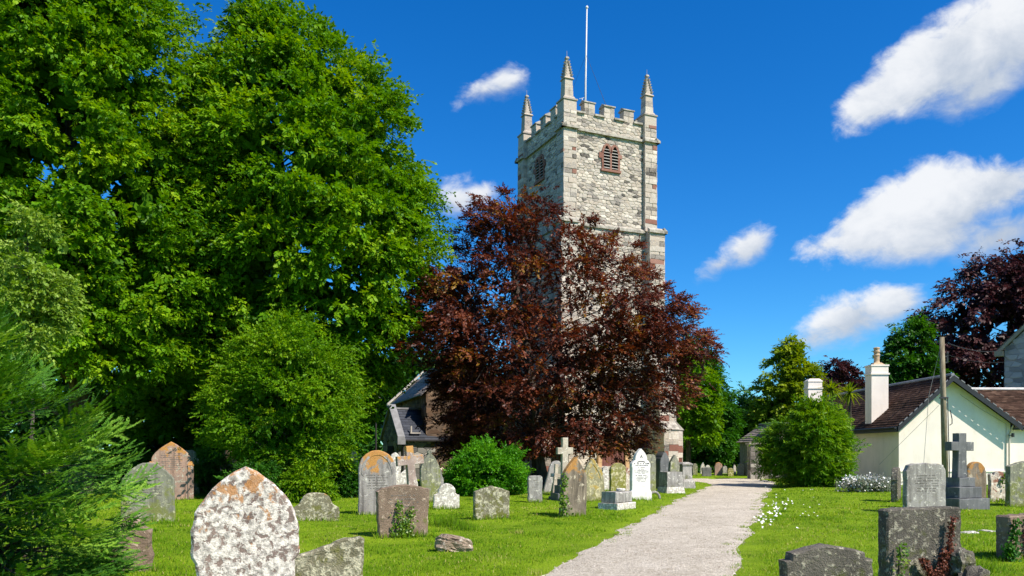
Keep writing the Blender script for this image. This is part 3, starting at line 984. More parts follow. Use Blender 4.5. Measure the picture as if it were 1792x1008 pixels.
    # belfry windows
    def lancet(k, uc, dist):
        f = face(k, dist)
        w = MB()
        lw, sw, z0, zs, rise = 0.39, 0.10, WIN_Z0 + .03, WIN_Z1 - .50, 0.38
        uL = [(uc - sw / 2 - lw, uc - sw / 2), (uc + sw / 2, uc + sw / 2 + lw)]
        x0, x1 = uL[0][0], uL[1][1]
        w.prism([(x0 - .16, z0 - .12), (x1 + .16, z0 - .12), (x1 + .16, z0), (x0 - .16, z0)], f, -.04, .12, .6)
        w.prism([(uc - sw / 2, z0 + .002), (uc + sw / 2, z0 + .002), (uc + sw / 2, zs), (uc - sw / 2, zs)], f, -.04, .07, .6)
        # toothed jambs
        for sd, xe in ((-1, x0), (1, x1)):
            z = z0
            i = 0
            while z < zs - .01:
                h = min(rng.uniform(.24, .34), zs - z)
                ww = (.11, .12, .26, .11, .15)[i % 5] * rng.uniform(.9, 1.1)
                a, c = sorted((xe, xe + sd * ww))
                w.prism([(a, z + .004), (c, z + .004), (c, z + h - .004), (a, z + h - .004)], f, -.04, .062 + rng.uniform(0, .012), rng.uniform(.2, .9))
                z += h
                i += 1
        ztop = zs + rise + .11
        for a, c in uL:
            m = (a + c) / 2
            N = 8
            arch = []
            for i in range(2 * N + 1):
                s = -1 + i / N
                arch.append((m + s * lw / 2, zs + rise * (1 - abs(s) ** 1.7) ** 0.9))
            e0 = a - (.12 if a == x0 else sw / 2)
            e1 = c + (.12 if c == x1 else sw / 2)
            outer = []
            for i in range(2 * N + 1):
                s = -1 + i / N
                so = -s if a == x0 else s
                zo = zs + (rise + .10) * (1 - abs(s) ** 1.9) ** 0.8 if so > 0 else zs + rise + .10 - .16 * s * s
                outer.append((m + (e0 - m if s < 0 else e1 - m) * abs(s), zo))
            for i in range(2 * N):
                w.prism([arch[i], arch[i + 1], outer[i + 1], outer[i]], f, -.04, .08, .4 + .3 * (i % 2))
            for (xa, xb, aa, oo) in ((e0, a, arch[0], outer[0]), (c, e1, arch[-1], outer[-1])):
                if xb - xa > .01:
                    w.prism([(xa, zs), (xb, zs), (xb, zs + .004), (xa, zs + .004)], f, -.04, .079, .5)
        win = w.build('belfry_window', REDSTONE, T)
        d = MB()
        for a, c in uL:
            d.prism([(a, z0), (c, z0), (c, zs + rise), (a, zs + rise)], f, -.06, -.008)
        d.build('louvre_shade_panel', DARK, win)  # flat black panels painted as the shade behind the slats
        for a, c in uL:
            for i in range(7):
                z = z0 + .07 + i * .158
                half = lw / 2 if z < zs else lw / 2 * max(.25, (1 - (z - zs) / rise)) ** .6
                mid = (a + c) / 2
                b = MB()
                vs = [f(mid - half, z, .07), f(mid + half, z, .07), f(mid + half, z + .025, .07), f(mid - half, z + .025, .07),
                      f(mid - half, z + .05, -.02), f(mid + half, z + .05, -.02), f(mid + half, z + .075, -.02), f(mid - half, z + .075, -.02)]
                b.add(vs, [(0, 1, 2, 3), (7, 6, 5, 4), (0, 4, 5, 1), (3, 2, 6, 7), (0, 3, 7, 4), (1, 5, 6, 2)])
                b.build('slat', SLATMAT, win)
        return win
    lancet('W', WU, wall['A'] - .02)
    lancet('S', -0.3, wall['A'] - .02)
    lancet('N', 0, wall['A'] - .02)
    lancet('E', 0, wall['A'] - .02)
    # west door in a pointed sandstone arch
    f = face('W', wall['C'] - .02)
    d = MB()
    N = 10
    hw_, zs, rise = .72, 1.75, .95

    def arc(hw, rise_):
        return [(0.1 + hw * (1 - (i / N) ** 1.7), zs + rise_ * (i / N)) for i in range(N + 1)]
    inn, out = arc(hw_, rise), arc(hw_ + .24, rise + .24)
    for sd in (1, -1):
        mm = lambda p: (0.1 + sd * (p[0] - 0.1), p[1])
        for i in range(N):
            q = [mm(inn[i]), mm(out[i]), mm(out[i + 1]), mm(inn[i + 1])]
            d.prism(q if sd > 0 else q[::-1], f, -.05, .12)
        z = 0
        while z < zs - .01:
            h = min(.35, zs - z)
            a, c = sorted((0.1 + sd * hw_, 0.1 + sd * (hw_ + .24)))
            d.prism([(a, z), (c, z), (c, z + h - .006), (a, z + h - .006)], f, -.05, .11 + rng.uniform(0, .02))
            z += h
    door = d.build('door_arch', ORSTONE, T)
    nb = 9
    for i in range(nb):
        u0 = 0.1 - hw_ + 2 * hw_ * i / nb
        u1 = u0 + 2 * hw_ / nb - .012
        um = abs((u0 + u1) / 2 - 0.1) / hw_
        zt = zs + rise * (1 - um) ** (1 / 1.7)
        b = MB()
        b.prism([(u0, 0.02), (u1, 0.02), (u1, zt), (u0, zt)], f, -.05, .015)
        b.build('plank', DOORMAT, door)
    return T


build_tower()


def build_flagpole():
    T = empty('flagpole', (4.08, 44.63, 18.55))
    tag(T, 'tall white flagpole standing on the church tower roof', 'flagpole')
    b = MB()
    b.tube([(0, 0, 0), (0.02, 0, 3.5), (.10, 0, 7.75)], [.06, .052, .035], 10)
    b.build('pole', flat_mat('weathered_white_paint', (.60, .60, .585), .5, .1), T, smooth=True)
    b = MB()
    b.lathe([(.0, 7.75), (.07, 7.78), (.08, 7.83), (.05, 7.89), (0.01, 7.92)], 10, (.1, 0, 0))
    b.build('finial', WHITEPAINT, T)
    b = MB()
    b.tube([(-.32, 0, 2.72), (.02, 0, 2.8)], .016, 5)
    b.tube([(-.16, 0, .6), (-.16, 0, 2.75)], .02, 5)
    b.build('cleat_bracket', WHITEPAINT, T)
    b = MB()
    for e in ((1.9, .6, .9), (-1.7, .9, .9), (1.2, -1.9, .9)):
        b.tube([(.05, 0, 5.2), (e[0], e[1], e[2])], .006, 4)
    b.build('stay_wire', CABLE, T)


build_flagpole()


# ------------------------------------------------------------------ church body: aisle and porch
def tiled_slope(name, O, U, Vv, L, S, tw, ex, mat, parent, rng, thick=.012, tvar=.2):
    """courses of tiles on a slope: O eave corner, U along the eave, V up the slope"""
    O, U, Vv = Vector(O), Vector(U).normalized(), Vector(Vv).normalized()
    N = U.cross(Vv)
    b = MB()
    rows = int(S / ex)
    ex = S / rows
    for r_ in range(rows):
        u = -tw * (0.5 if r_ % 2 else 0)
        sag = .012 * math.sin(r_ * .7)
        while u < L - .01:
            u0, u1 = max(0, u) + .004, min(L, u + tw) - .004
            v0 = r_ * ex + rng.uniform(-.006, .006)
            v1 = (r_ + 1) * ex + .02
            n0 = thick * 1.9 + rng.uniform(-.003, .006) + sag
            n1 = thick * .5 + sag
            if u1 > u0:
                P = lambda a, c, n: O + U * a + Vv * c + N * n
                vs = [P(u0, v0, n0), P(u1, v0, n0 + rng.uniform(-.003, .003)), P(u1, v1, n1), P(u0, v1, n1), P(u0, v0, 0), P(u1, v0, 0)]
                b.add(vs, [(0, 1, 2, 3), (4, 5, 1, 0), (0, 3, 4), (1, 5, 2)], min(1, max(0, rng.gauss(.5, tvar))))
            u += tw
    return b.build(name, mat, parent, kind='stuff')


def build_church_body():
    rng = random.Random(9)
    # local axes: x runs along the eave towards the tower (and the camera), y inwards (up the roof)
    ang = math.atan2(-.953, .302)
    T = empty('church_aisle', (-8.5, 56.0, 0), ang)
    tag(T, 'low church aisle with grey slate roof and brown rubble walls behind the copper tree', 'church')
    L, Wd, ze, zr = 12.4, 4.6, 4.9, 7.0
    b = MB()
    b.box(0, L, .06, Wd, -.2, ze - .02)
    vs = [(0.06, .06, ze - .02), (0.06, Wd, ze - .02), (0.06, Wd / 2, zr - .05), (L, .06, ze - .02), (L, Wd, ze - .02), (L, Wd / 2, zr - .05)]
    b.add(vs, [(0, 2, 1), (3, 4, 5), (0, 3, 5, 2), (1, 2, 5, 4), (0, 1, 4, 3)])
    b.build('wall_core', flat_mat('brown_mortar', (.12, .085, .06), .95, .3), T)
    f = lambda u, v, n: (u, .035 - n, v)
    st = []
    for poly, c, ar in rubble(L, ze - .1, .62, .32, rng):
        st.append((ar * (1 if c[0] < 8 and c[1] > 2 else .2), poly))
    st.sort(key=lambda a: -a[0])
    rest = MB()
    for i, (a, poly) in enumerate(st):
        if i < 60:
            q = MB()
            add_stone(q, poly, f, rng, t=rng.random())
            q.build('stone', BROWNRUB, T, center=True)
        else:
            add_stone(rest, poly, f, rng, t=rng.random())
    for poly, c, ar in rubble(Wd, ze, .62, .32, rng):
        add_stone(rest, poly, lambda u, v, n: (.03 - n, u, v), rng, t=rng.random())
    for poly, c, ar in rubble(Wd, zr, .5, .27, rng):
        if c[1] < ze + min(c[0], Wd - c[0]) * (zr - ze) / (Wd / 2) - .15:
            add_stone(rest, poly, lambda u, v, n: (L - .03 + n, u, v), rng, t=rng.random())
    rest.build('masonry', BROWNRUB, T, kind='stuff')
    sl = math.hypot(Wd / 2 + .2, zr - ze + .15)
    tiled_slope('roof_slates', (.3, -.2, ze - .15), (1, 0, 0), (0, Wd / 2 + .2, zr - ze + .15), L - .3, sl, .34, .2, ROOFGREY, T, rng)
    tiled_slope('roof_slates', (L, Wd + .2, ze - .15), (-1, 0, 0), (0, -Wd / 2 - .2, zr - ze + .15), L - .3, sl, .34, .2, ROOFGREY, T, rng)
    b = MB()
    for sg in (0, 1):
        y0, y1 = ((-.26, Wd / 2) if sg == 0 else (Wd + .26, Wd / 2))
        vs = [(-.08, y0, ze - .12), (.34, y0, ze - .12), (.34, y1, zr + .14), (-.08, y1, zr + .14)]
        vs += [(x, y, z + .16) for x, y, z in vs]
        b.add(vs, [(0, 1, 2, 3), (7, 6, 5, 4), (0, 4, 5, 1), (1, 5, 6, 2), (3, 2, 6, 7), (0, 3, 7, 4)])
    b.build('gable_coping', flat_mat('pale_coping', (0.50, 0.48, 0.42), .9, .2), T)
    b = MB()
    b.box(.3, L, Wd / 2 - .12, Wd / 2 + .12, zr - .02, zr + .12)
    b.build('ridge', COPING, T)
    b = MB()
    b.tube([(.2, -.26, ze - .17), (L, -.26, ze - .17)], .06, 6)
    b.build('gutter', IRON, T)
    # porch: gable to the left, slate slope to the viewer
    T2 = empty('church_porch', (-6.85, 45.0, 0), R(24))
    tag(T2, 'small gabled porch with dark slate roof at the left end of the church', 'porch')
    D, hw, ze, zr = 3.0, 1.65, 2.40, 3.98
    grey = tint_mat('grey_porch_stone', [(0, (.10, .10, .095)), (.5, (.20, .20, .185)), (1, (.32, .31, .28))], .35, 5, bump=.6, bscale=14)
    b = MB()
    b.box(.05, D, -hw + .05, hw - .05, -.2, ze)
    vs = [(.05, -hw + .05, ze), (.05, hw - .05, ze), (.05, 0, zr - .04), (D, -hw + .05, ze), (D, hw - .05, ze), (D, 0, zr - .04)]
    b.add(vs, [(0, 2, 1), (3, 4, 5), (0, 3, 5, 2), (1, 2, 5, 4)])
    b.build('wall_core', flat_mat('grey_mortar', (.19, .18, .165), .95, .25), T2)
    rest = MB()
    for poly, c, ar in rubble(D, ze - .05, .6, .3, rng):
        q = MB()
        add_stone(q, poly, lambda u, v, n: (u, -hw + .035 - n, v), rng, t=rng.random())
        q.build('stone', grey, T2, center=True)
    for poly, c, ar in rubble(2 * hw, zr, .5, .28, rng):
        u, v = c[0] - hw, c[1]
        if (abs(u) < .65 and v < 2.1) or v > ze + (hw - abs(u)) * (zr - ze) / hw - .12:
            continue
        add_stone(rest, [(x - hw, y) for x, y in poly], lambda u, v, n: (.035 - n, -u, v), rng, t=rng.random())
    rest.build('masonry', grey, T2, kind='stuff')
    b = MB()
    b.box(.0, .03, -.6, .6, 0, 1.9)
    b.build('doorway_shade_panel', DARK, T2)  # black sheet painted as the unlit inside of the porch
    sl = math.hypot(hw + .2, zr - ze + .18)
    tiled_slope('roof_slates', (.25, -hw - .2, ze - .19), (1, 0, 0), (0, hw + .2, zr - ze + .19), D - .25, sl, .4, .2, SLATE, T2, rng)
    tiled_slope('roof_slates', (D, hw + .2, ze - .19), (-1, 0, 0), (0, -hw - .2, zr - ze + .19), D - .25, sl, .4, .2, SLATE, T2, rng)
    b = MB()
    for sg in (-1, 1):
        vs = [(-.1, sg * (hw + .24), ze - .14), (.3, sg * (hw + .24), ze - .14), (.3, 0, zr + .12), (-.1, 0, zr + .12)]
        vs += [(x, y, z + .16) for x, y, z in vs]
        b.add(vs, [(0, 1, 2, 3), (7, 6, 5, 4), (0, 4, 5, 1), (1, 5, 6, 2), (3, 2, 6, 7), (0, 3, 7, 4)])
    b.box(-.12, .32, -hw - .3, -hw - .02, ze - .42, ze - .1)
    b.build('gable_coping', LEAD, T2)
    b = MB()
    b.box(.3, D, -.1, .1, zr + .0, zr + .1)
    b.build('ridge', LEAD, T2)
    b = MB()
    b.tube([(.1, -hw - .24, ze - .2), (D, -hw - .24, ze - .2)], .06, 6)
    b.tube([(.25, -hw - .1, 0), (.25, -hw - .1, ze - .2)], .045, 6)
    b.build('gutter', IRON, T2)
    b = MB()
    b.tube([(.75, -1.55, 2.62), (.75, -1.55, 3.0)], .05, 6)
    b.box(.66, 1.25, -1.72, -1.6, 2.58, 2.64)
    b.build('roof_vent', SLATMAT, T2)


build_church_body()


def build_lamp():
    d = 42.5
    x = wx(658, d)
    T = empty('lamp_post', (x, d, 0))
    tag(T, 'thin dark lamp post with a hooked top beside the porch gable', 'lamp post')
    h = wz(694, d)
    b = MB()
    b.tube([(0, 0, 0), (0, 0, h * .5), (0, 0, h)], [.06, .05, .035], 8)
    b.build('post', IRON, T)
    b = MB()
    b.tube([(0, 0, h), (-.05, 0, h + .1), (-.15, 0, h + .12), (-.25, 0, h + .05)], .025, 6)
    b.lathe([(.02, .1), (.09, 0), (.09, -.03), (.02, -.05)], 8, (-.26, 0, h - .04))
    b.tube([(0, 0, h), (.1, 0, h + .02), (.22, 0, h - .08)], .018, 5)
    b.build('hook', IRON, T)


build_lamp()


# ------------------------------------------------------------------ cottage on the right
def build_cottage():
    rng = random.Random(21)
    d = 37.0
    xl, xr, xm = wx(1573, d), wx(1768, d), wx(1659, d)
    ze, za = wz(741, d), wz(662, d)
    L = 14.0
    T = empty('cottage', (xl, d, 0))
    tag(T, 'cream rendered cottage with brown tiled roof and black bargeboards', 'cottage')
    W, m = xr - xl, xm - xl
    b = MB()
    b.add([(0, 0, -.2), (W, 0, -.2), (W, 0, ze), (m, 0, za), (0, 0, ze), (0, L, -.2), (W, L, -.2), (W, L, ze), (m, L, za), (0, L, ze)],
          [(0, 1, 2, 3, 4), (9, 8, 7, 6, 5), (0, 4, 9, 5), (1, 6, 7, 2), (3, 8, 9, 4), (2, 7, 8, 3)])
    b.build('wall', CREAM, T)
    b = MB()
    b.box(-.01, W + .0, -.04, -.003, .0, wz(826, d))
    b.build('plinth', CREAM, T)
    b = MB()
    b.box(-.012, W, -.075, -.002, wz(826, d) + .002, wz(826, d) + .06)
    b.build('plinth_ledge', CREAM, T)
    ov = .28
    oh = .42
    vl = Vector((m, 0, za - ze)).normalized()
    vr = Vector((m - W, 0, za - ze)).normalized()
    Ol = Vector((0, -oh, ze)) - vl * .35 + Vector((0, 0, .1))
    sl = Vector((m, 0, za - ze)).length + .35
    Or = Vector((W, L, ze)) - vr * .35 + Vector((0, 0, .1))
    sr = Vector((W - m, 0, za - ze)).length + .35
    # left slope: U must satisfy U x V = outward normal (left/up)
    tiled_slope('roof_tiles', Ol + Vector((0, L + oh, 0)), (0, -1, 0), vl, L + oh, sl, .26, .165, TILE, T, rng)
    tiled_slope('roof_tiles', Or - Vector((0, L + oh, 0)), (0, 1, 0), vr, L + oh, sr, .26, .165, TILE, T, rng)
    # roof deck under the tiles
    b = MB()
    for O, v, s_ in ((Ol, vl, sl), (Or - Vector((0, L + oh, 0)), vr, sr)):
        n = Vector((0, 0, -.06))
        P = [O, O + v * s_, O + v * s_ + Vector((0, L + oh, 0)), O + Vector((0, L + oh, 0))]
        P = [p + Vector((0, 0, -.01)) for p in P]
        b.add([*P, *[p + n for p in P]], [(0, 1, 2, 3), (7, 6, 5, 4), (0, 4, 5, 1), (1, 5, 6, 2), (2, 6, 7, 3), (3, 7, 4, 0)])
    b.build('roof_deck', BLACKPAINT, T)
    # bargeboards on the gable
    for O, v, s_ in ((Ol, vl, sl), (Or - Vector((0, L + oh, 0)), vr, sr)):
        b = MB()
        a = O + Vector((0, -.03, -.26))
        e = O + v * (s_ + .0) + Vector((0, -.03, -.26))
        up = Vector((0, 0, .24))
        yy = Vector((0, -.035, 0))
        b.add([a, e, e + up, a + up, a + yy, e + yy, e + up + yy, a + up + yy],
              [(3, 2, 1, 0), (4, 5, 6, 7), (0, 1, 5, 4), (1, 2, 6, 5), (2, 3, 7, 6), (3, 0, 4, 7)])
        # verge strip, scalloped with pale bedding mortar
        b.build('bargeboard', BLACKPAINT, T)
        b = MB()
        k = 11
        for i in range(k):
            p = O + v * (s_ * (i + .2) / k) + Vector((0, -.035, 0))
            q = O + v * (s_ * (i + .8) / k) + Vector((0, -.035, 0))
            h = Vector((0, 0, .05))
            b.add([p, q, q + h, p + h, p + yy, q + yy, q + h + yy, p + h + yy], [(3, 2, 1, 0), (4, 5, 6, 7), (0, 1, 5, 4), (1, 2, 6, 5), (2, 3, 7, 6), (3, 0, 4, 7)], rng.random())
        b.build('verge_tiles', LEAD, T, kind='stuff')
    b = MB()
    b.tube([(m, -oh, za + .13), (m, L, za + .13)], .085, 8)
    b.build('ridge_tiles', LEAD, T)
    b = MB()
    b.box(Ol.x - .06, Ol.x + .04, -oh, L, Ol.z - .26, Ol.z - .03)
    b.build('fascia', BLACKPAINT, T)
    b = MB()
    b.tube([(Ol.x - .1, -oh, Ol.z - .07), (Ol.x - .1, L, Ol.z - .1)], .055, 8)
    b.build('gutter', BLACKPAINT, T)
    # first chimney
    def chimney(cx, cy, hw, hd, zt, pots):
        zb = ze + (cx - hw) * (za - ze) / m - .3
        b = MB()
        b.box(cx - hw, cx + hw, cy - hd, cy + hd, zb, zt)
        b.box(cx - hw - .05, cx + hw + .05, cy - hd - .05, cy + hd + .05, zt - .42, zt - .34)
        b.box(cx - hw - .03, cx + hw + .03, cy - hd - .03, cy + hd + .03, zt + .002, zt + .08)
        c = b.build('chimney', CREAM, T)
        if pots:
            b = MB()
            b.frustum(cx, cy, zt + .08, zt + .2, .3, .3, .16, .16)
            z0 = zt + .18
            b.lathe([(.16, z0), (.13, z0 + .1), (.13, z0 + .35), (.16, z0 + .38), (.16, z0 + .42), (.13, z0 + .44), (.13, z0 + .52), (.16, z0 + .55), (.16, z0 + .6), (.13, z0 + .62), (.13, z0 + .7), (.155, z0 + .73), (.155, z0 + .78), (.11, z0 + .8)], 14, (cx, cy, 0))
            b.build('chimney_pot', POT, c)
        else:
            b = MB()
            b.frustum(cx, cy, zt + .08, zt + .2, hw, hd, hw * .7, hd * .7)
            b.build('chimney_cap', CREAM, c)
        b = MB()
        b.box(cx - hw - .02, cx + hw + .02, cy - hd - .03, cy - hd - .002, zb + .25, zb + .42)
        b.build('flashing', LEAD, c)
    dd = 39.8
    chimney(wx(1539, dd) - xl, dd - d + .3, .42, .36, wz(641, dd), True)
    dd = 49.2
    chimney(wx(1420, dd) - xl + 0.1, dd - d, .42, .36, wz(669, dd), False)
    # wall bits on the gable: downpipe, cable, bracket
    b = MB()
    px = wx(1764, d) - xl
    b.tube([(px, -.09, wz(826, d)), (px, -.09, ze - .5), (px + .05, -.3, ze - .1)], .035, 7)
    b.build('downpipe', flat_mat('grey_pipe', (.42, .39, .32), .6, .1), T)
    b = MB()
    b.tube([(px - .05, -.12, wz(762, d)), (px + .14, -.12, wz(762, d))], .02, 5)
    b.box(px + .12, px + .2, -.16, -.05, wz(765, d), wz(758, d))
    b.build('wall_bracket', IRON, T)
    b = MB()
    n = Vector((0, -.012, 0))
    b.tube([(m + .55, -.012, za - .75), (m + 1.5, -.012, za - 1.42), (W - .2, -.012, ze - .02), (W - .2, -.012, .2)], .01, 4)
    b.build('wall_cable', flat_mat('grey_wire', (.4, .38, .33), .7, .1), T)

    # annex with the long low roof on the right
    T2 = empty('annex', (xr + .004, d + .5, 0))
    tag(T2, 'low cream annex with brown tiled roof joined to the right of the cottage', 'annex')
    da, dr = d + .5, d + 3.9
    zea, zra = wz(744, da), wz(684, dr)
    LW = 11.0
    b = MB()
    b.box(0, LW, 0, 6.8, -.2, zea)
    b.add([(0, 0, zea), (0, 6.8, zea), (0, 3.4, zra - .05), (LW, 0, zea), (LW, 6.8, zea), (LW, 3.4, zra - .05)], [(0, 2, 1), (3, 4, 5)])
    b.build('wall', CREAM, T2)
    v = Vector((0, 3.4, zra - zea)).normalized()
    s_ = Vector((0, 3.4, zra - zea)).length + .3
    tiled_slope('roof_tiles', Vector((-.35, 0, zea + .06)) - v * .3, (1, 0, 0), v, LW + .35, s_, .26, .165, TILE, T2, rng)
    v2 = Vector((0, -3.4, zra - zea)).normalized()
    tiled_slope('roof_tiles', Vector((LW, 6.8, zea + .06)) - v2 * .3, (-1, 0, 0), v2, LW, s_, .26, .165, TILE, T2, rng)
    b = MB()
    b.tube([(-.35, 3.4, zra + .09), (LW, 3.4, zra + .09)], .08, 7)
    b.build('ridge_tiles', flat_mat('pale_ridge', (.6, .58, .54), .8, .2), T2)
    b = MB()
    b.box(0, LW, -.32, -.2, zea - .22, zea - .06)
    b.tube([(0, -.36, zea - .1), (LW, -.36, zea - .12)], .05, 7)
    b.build('gutter', BLACKPAINT, T2)


build_cottage()


def build_stone_house():
    rng = random.Random(33)
    d = 50.0
    x0 = wx(1757, d)
    T = empty('stone_house', (x0, d, 0), R(-36))
    tag(T, 'grey rubble stone house gable at the right edge behind the annex', 'house')
    W, D = 7.6, 9.0
    ze = wz(612, d)
    za = ze + 4.0
    b = MB()
    b.add([(.03, .03, -.2), (W, .03, -.2), (W, .03, ze), (W / 2, .03, za), (.03, .03, ze), (.03, D, -.2), (W, D, -.2), (W, D, ze), (W / 2, D, za), (.03, D, ze)],
          [(0, 1, 2, 3, 4), (9, 8, 7, 6, 5), (0, 4, 9, 5), (1, 6, 7, 2), (3, 8, 9, 4), (2, 7, 8, 3)])
    b.build('wall_core', flat_mat('grey_lime_mortar', (.30, .295, .28), .95, .25), T)
    rest = MB()
    for poly, c, ar in rubble(W, za, .62, .33, rng):
        lim = ze + min(c[0], W - c[0]) * (za - ze) / (W / 2) - .1
        if c[1] > lim:
            continue
        if c[0] < 3 and c[1] > 4:
            q = MB()
            add_stone(q, poly, lambda u, v, n: (u, .035 - n, v), rng, .018, t=rng.random())
            q.build('stone', GREYRUB, T, center=True)
        else:
            add_stone(rest, poly, lambda u, v, n: (u, .035 - n, v), rng, .018, t=rng.random())
    for poly, c, ar in rubble(D, ze, .7, .36, rng):
        add_stone(rest, poly, lambda u, v, n: (.035 - n, D - u, v), rng, .018, t=rng.random())
    rest.build('masonry', GREYRUB, T, kind='stuff')
    barge = flat_mat('olive_bargeboard', (.22, .215, .16), .8, .2)
    for sx in (0, 1):
        a = Vector((-.35 if sx == 0 else W + .35, -.3, ze - .32))
        e = Vector((W / 2, -.3, za + .05))
        b = MB()
        up, yy = Vector((0, 0, .26)), Vector((0, .3, 0))
        b.add([a, e, e + up, a + up, a + yy, e + yy, e + up + yy, a + up + yy],
              [(3, 2, 1, 0), (4, 5, 6, 7), (0, 1, 5, 4), (1, 2, 6, 5), (2, 3, 7, 6), (3, 0, 4, 7)])
        if sx == 0:
            b.box(-.5, -.02, -.33, .05, ze - .42, ze - .1)
        b.build('bargeboard', barge, T)
        v = (e - a).normalized()
        v.y = 0
        if sx == 0:
            tiled_slope('roof_slates', a + Vector((0, D + .6, .3)), (0, -1, 0), v, D + .6, (e - a).length, .4, .25, ROOFGREY, T, rng)
        else:
            tiled_slope('roof_slates', a + Vector((0, 0, .3)), (0, 1, 0), v, D + .6, (e - a).length, .4, .25, ROOFGREY, T, rng)


build_stone_house()


def build_pole():
    d = 34.0
    x0, x1 = wx(1655, d), wx(1648, d)
    h = wz(590, d)
    T = empty('utility_pole', (x0, d, 0))
    tag(T, 'leaning wooden utility pole in front of the cottage gable', 'utility pole')
    dx = x1 - x0
    b = MB()
    b.tube([(0, 0, -.3), (dx * .5, 0, h * .5), (dx, 0, h)], [.13, .118, .10], 12)
    b.build('pole', POLEWOOD, T, smooth=True)
    b = MB()
    b.box(dx + .1, dx + .24, -.04, .04, h - .85, h - .8)
    b.box(dx + .1, dx + .24, -.04, .04, h - 1.1, h - 1.05)
    b.box(dx + .22, dx + .26, -.04, .04, h - 1.1, h - .75)
    b.lathe([(.02, 0), (.045, .03), (.045, .1), (.02, .14)], 8, (dx + .24, 0, h - .75))
    b.box(dx - .17, dx + .2, -.15, -.12, h - 2.62, h - 2.55)
    b.build('bracket', IRON, T)
    b = MB()
    for o_, w_ in ((.02, .02), (.10, .016)):
        pts = [(dx * t + .13 + o_ * .6 - .02, -.13 + o_, h * t) for t in (.05, .25, .45, .6, .585)]
        b.tube(pts[:4], w_, 5)
    b.tube([(dx * .45 + .2, -.12, h * .52), (dx * .4 + .27, -.12, h * .46), (dx * .4 + .27, -.12, h * .43), (dx * .4 + .17, -.12, h * .42)], .02, 5)
    b.build('cable_conduit', IRON, T)
    b = MB()
    b.tube([(dx - .1, 0, h - .6), (dx - .45, .2, h - 2.5), (wx(1622, d) - x0, .4, .1)], .009, 4)
    b.tube([(dx - .12, 0, h - 2.9), (wx(1590, d) - x0, 2.7, 1.0)], .007, 4)
    b.build('stay_wire', flat_mat('steel_wire', (.25, .25, .25), .5, .1), T)
    # service cables to the stone house
    C = MB()
    A = Vector((x1 + .24, d, h - .25))
    for sag, dz, e in ((.5, 0, Vector((wx(1756, 50) - .05, 49.7, wz(612, 50)))), (.9, -.5, Vector((wx(1800, 50), 49.6, wz(620, 50))))):
        S_ = A + Vector((0, 0, dz))
        pts = []
        for i in range(13):
            t = i / 12
            p = S_.lerp(e, t)
            p.z -= sag * 4 * t * (1 - t) * .5
            pts.append(p)
        C.tube(pts, .018 if dz == 0 else .009, 5)
    o = C.build('overhead_cable', CABLE)
    tag(o, 'sagging black overhead cables from the wooden pole to the stone house', 'cable')


build_pole()


def build_garden_wall():
    rng = random.Random(41)
    d = 46.0
    T = empty('garden_wall', (wx(1313, d), d, 0))
    tag(T, 'low grey stone garden wall and gate pier left of the round bush', 'wall')
    gm = tint_mat('garden_wall_stone', [(0, (.12, .11, .095)), (.5, (.24, .22, .19)), (1, (.38, .36, .31))], .4, 5, bump=.6, bscale=14)
    b = MB()
    hp = wz(778, d)
    b.box(.03, .82, .03, .7, -.1, hp)
    b.box(.85, 6, .16, .5, -.1, 1.25)
    b.build('wall_core', MORTAR, T)
    rest = MB()
    for poly, c, ar in rubble(.85, hp, .4, .26, rng):
        add_stone(rest, poly, lambda u, v, n: (u, .035 - n, v), rng, t=rng.random())
    for poly, c, ar in rubble(.7, hp, .4, .26, rng):
        add_stone(rest, poly, lambda u, v, n: (.035 - n, .7 - u, v), rng, t=rng.random())
    for poly, c, ar in rubble(5, 1.25, .42, .24, rng):
        add_stone(rest, [(x + .85, y) for x, y in poly], lambda u, v, n: (u, .165 - n, v), rng, t=rng.random())
    rest.build('masonry', gm, T, kind='stuff')
    b = MB()
    b.box(-.06, .92, -.06, .78, hp + .002, hp + .12)
    b.box(.92, 6, .08, .58, 1.252, 1.34)
    b.build('coping', COPING, T)
    for i in range(9):
        b = MB()
        x = 1.1 + i * .14
        b.box(x, x + .06, .3, .34, 1.342, 2.0)
        b.build('railing', IRON, T)
    # ruined lean-to behind
    d = 51.0
    T2 = empty('shed', (wx(1318, d), d, 0))
    tag(T2, 'tumbledown shed with a broken slate roof behind the garden wall', 'shed')
    b = MB()
    z0, z1 = wz(772, d), wz(744, d)
    b.add([(0, 0, -.1), (4, 0, -.1), (4, 0, z1), (1.4, 0, z1), (0, 0, z0), (0, 3, -.1), (4, 3, -.1), (4, 3, z1), (1.4, 3, z1), (0, 3, z0)],
          [(0, 1, 2, 3, 4), (9, 8, 7, 6, 5), (0, 4, 9, 5), (1, 6, 7, 2), (4, 3, 8, 9), (3, 2, 7, 8)])
    b.build('wall', flat_mat('shed_wall', (.22, .20, .17), .95, .3, 4, .5), T2)
    v = Vector((1.4, 0, z1 - z0)).normalized()
    tiled_slope('roof_slates', (-.2, 3.1, z0 - .08), (0, -1, 0), v, 3.3, 2.2, .35, .22, ROOFGREY, T2, rng, .03)
    b = MB()
    b.box(1.3, 4.1, -.2, 3.1, z1 + .1, z1 + .2)
    b.build('roof_ridge', LEAD, T2)


build_garden_wall()

# ------------------------------------------------------------------ gravestones


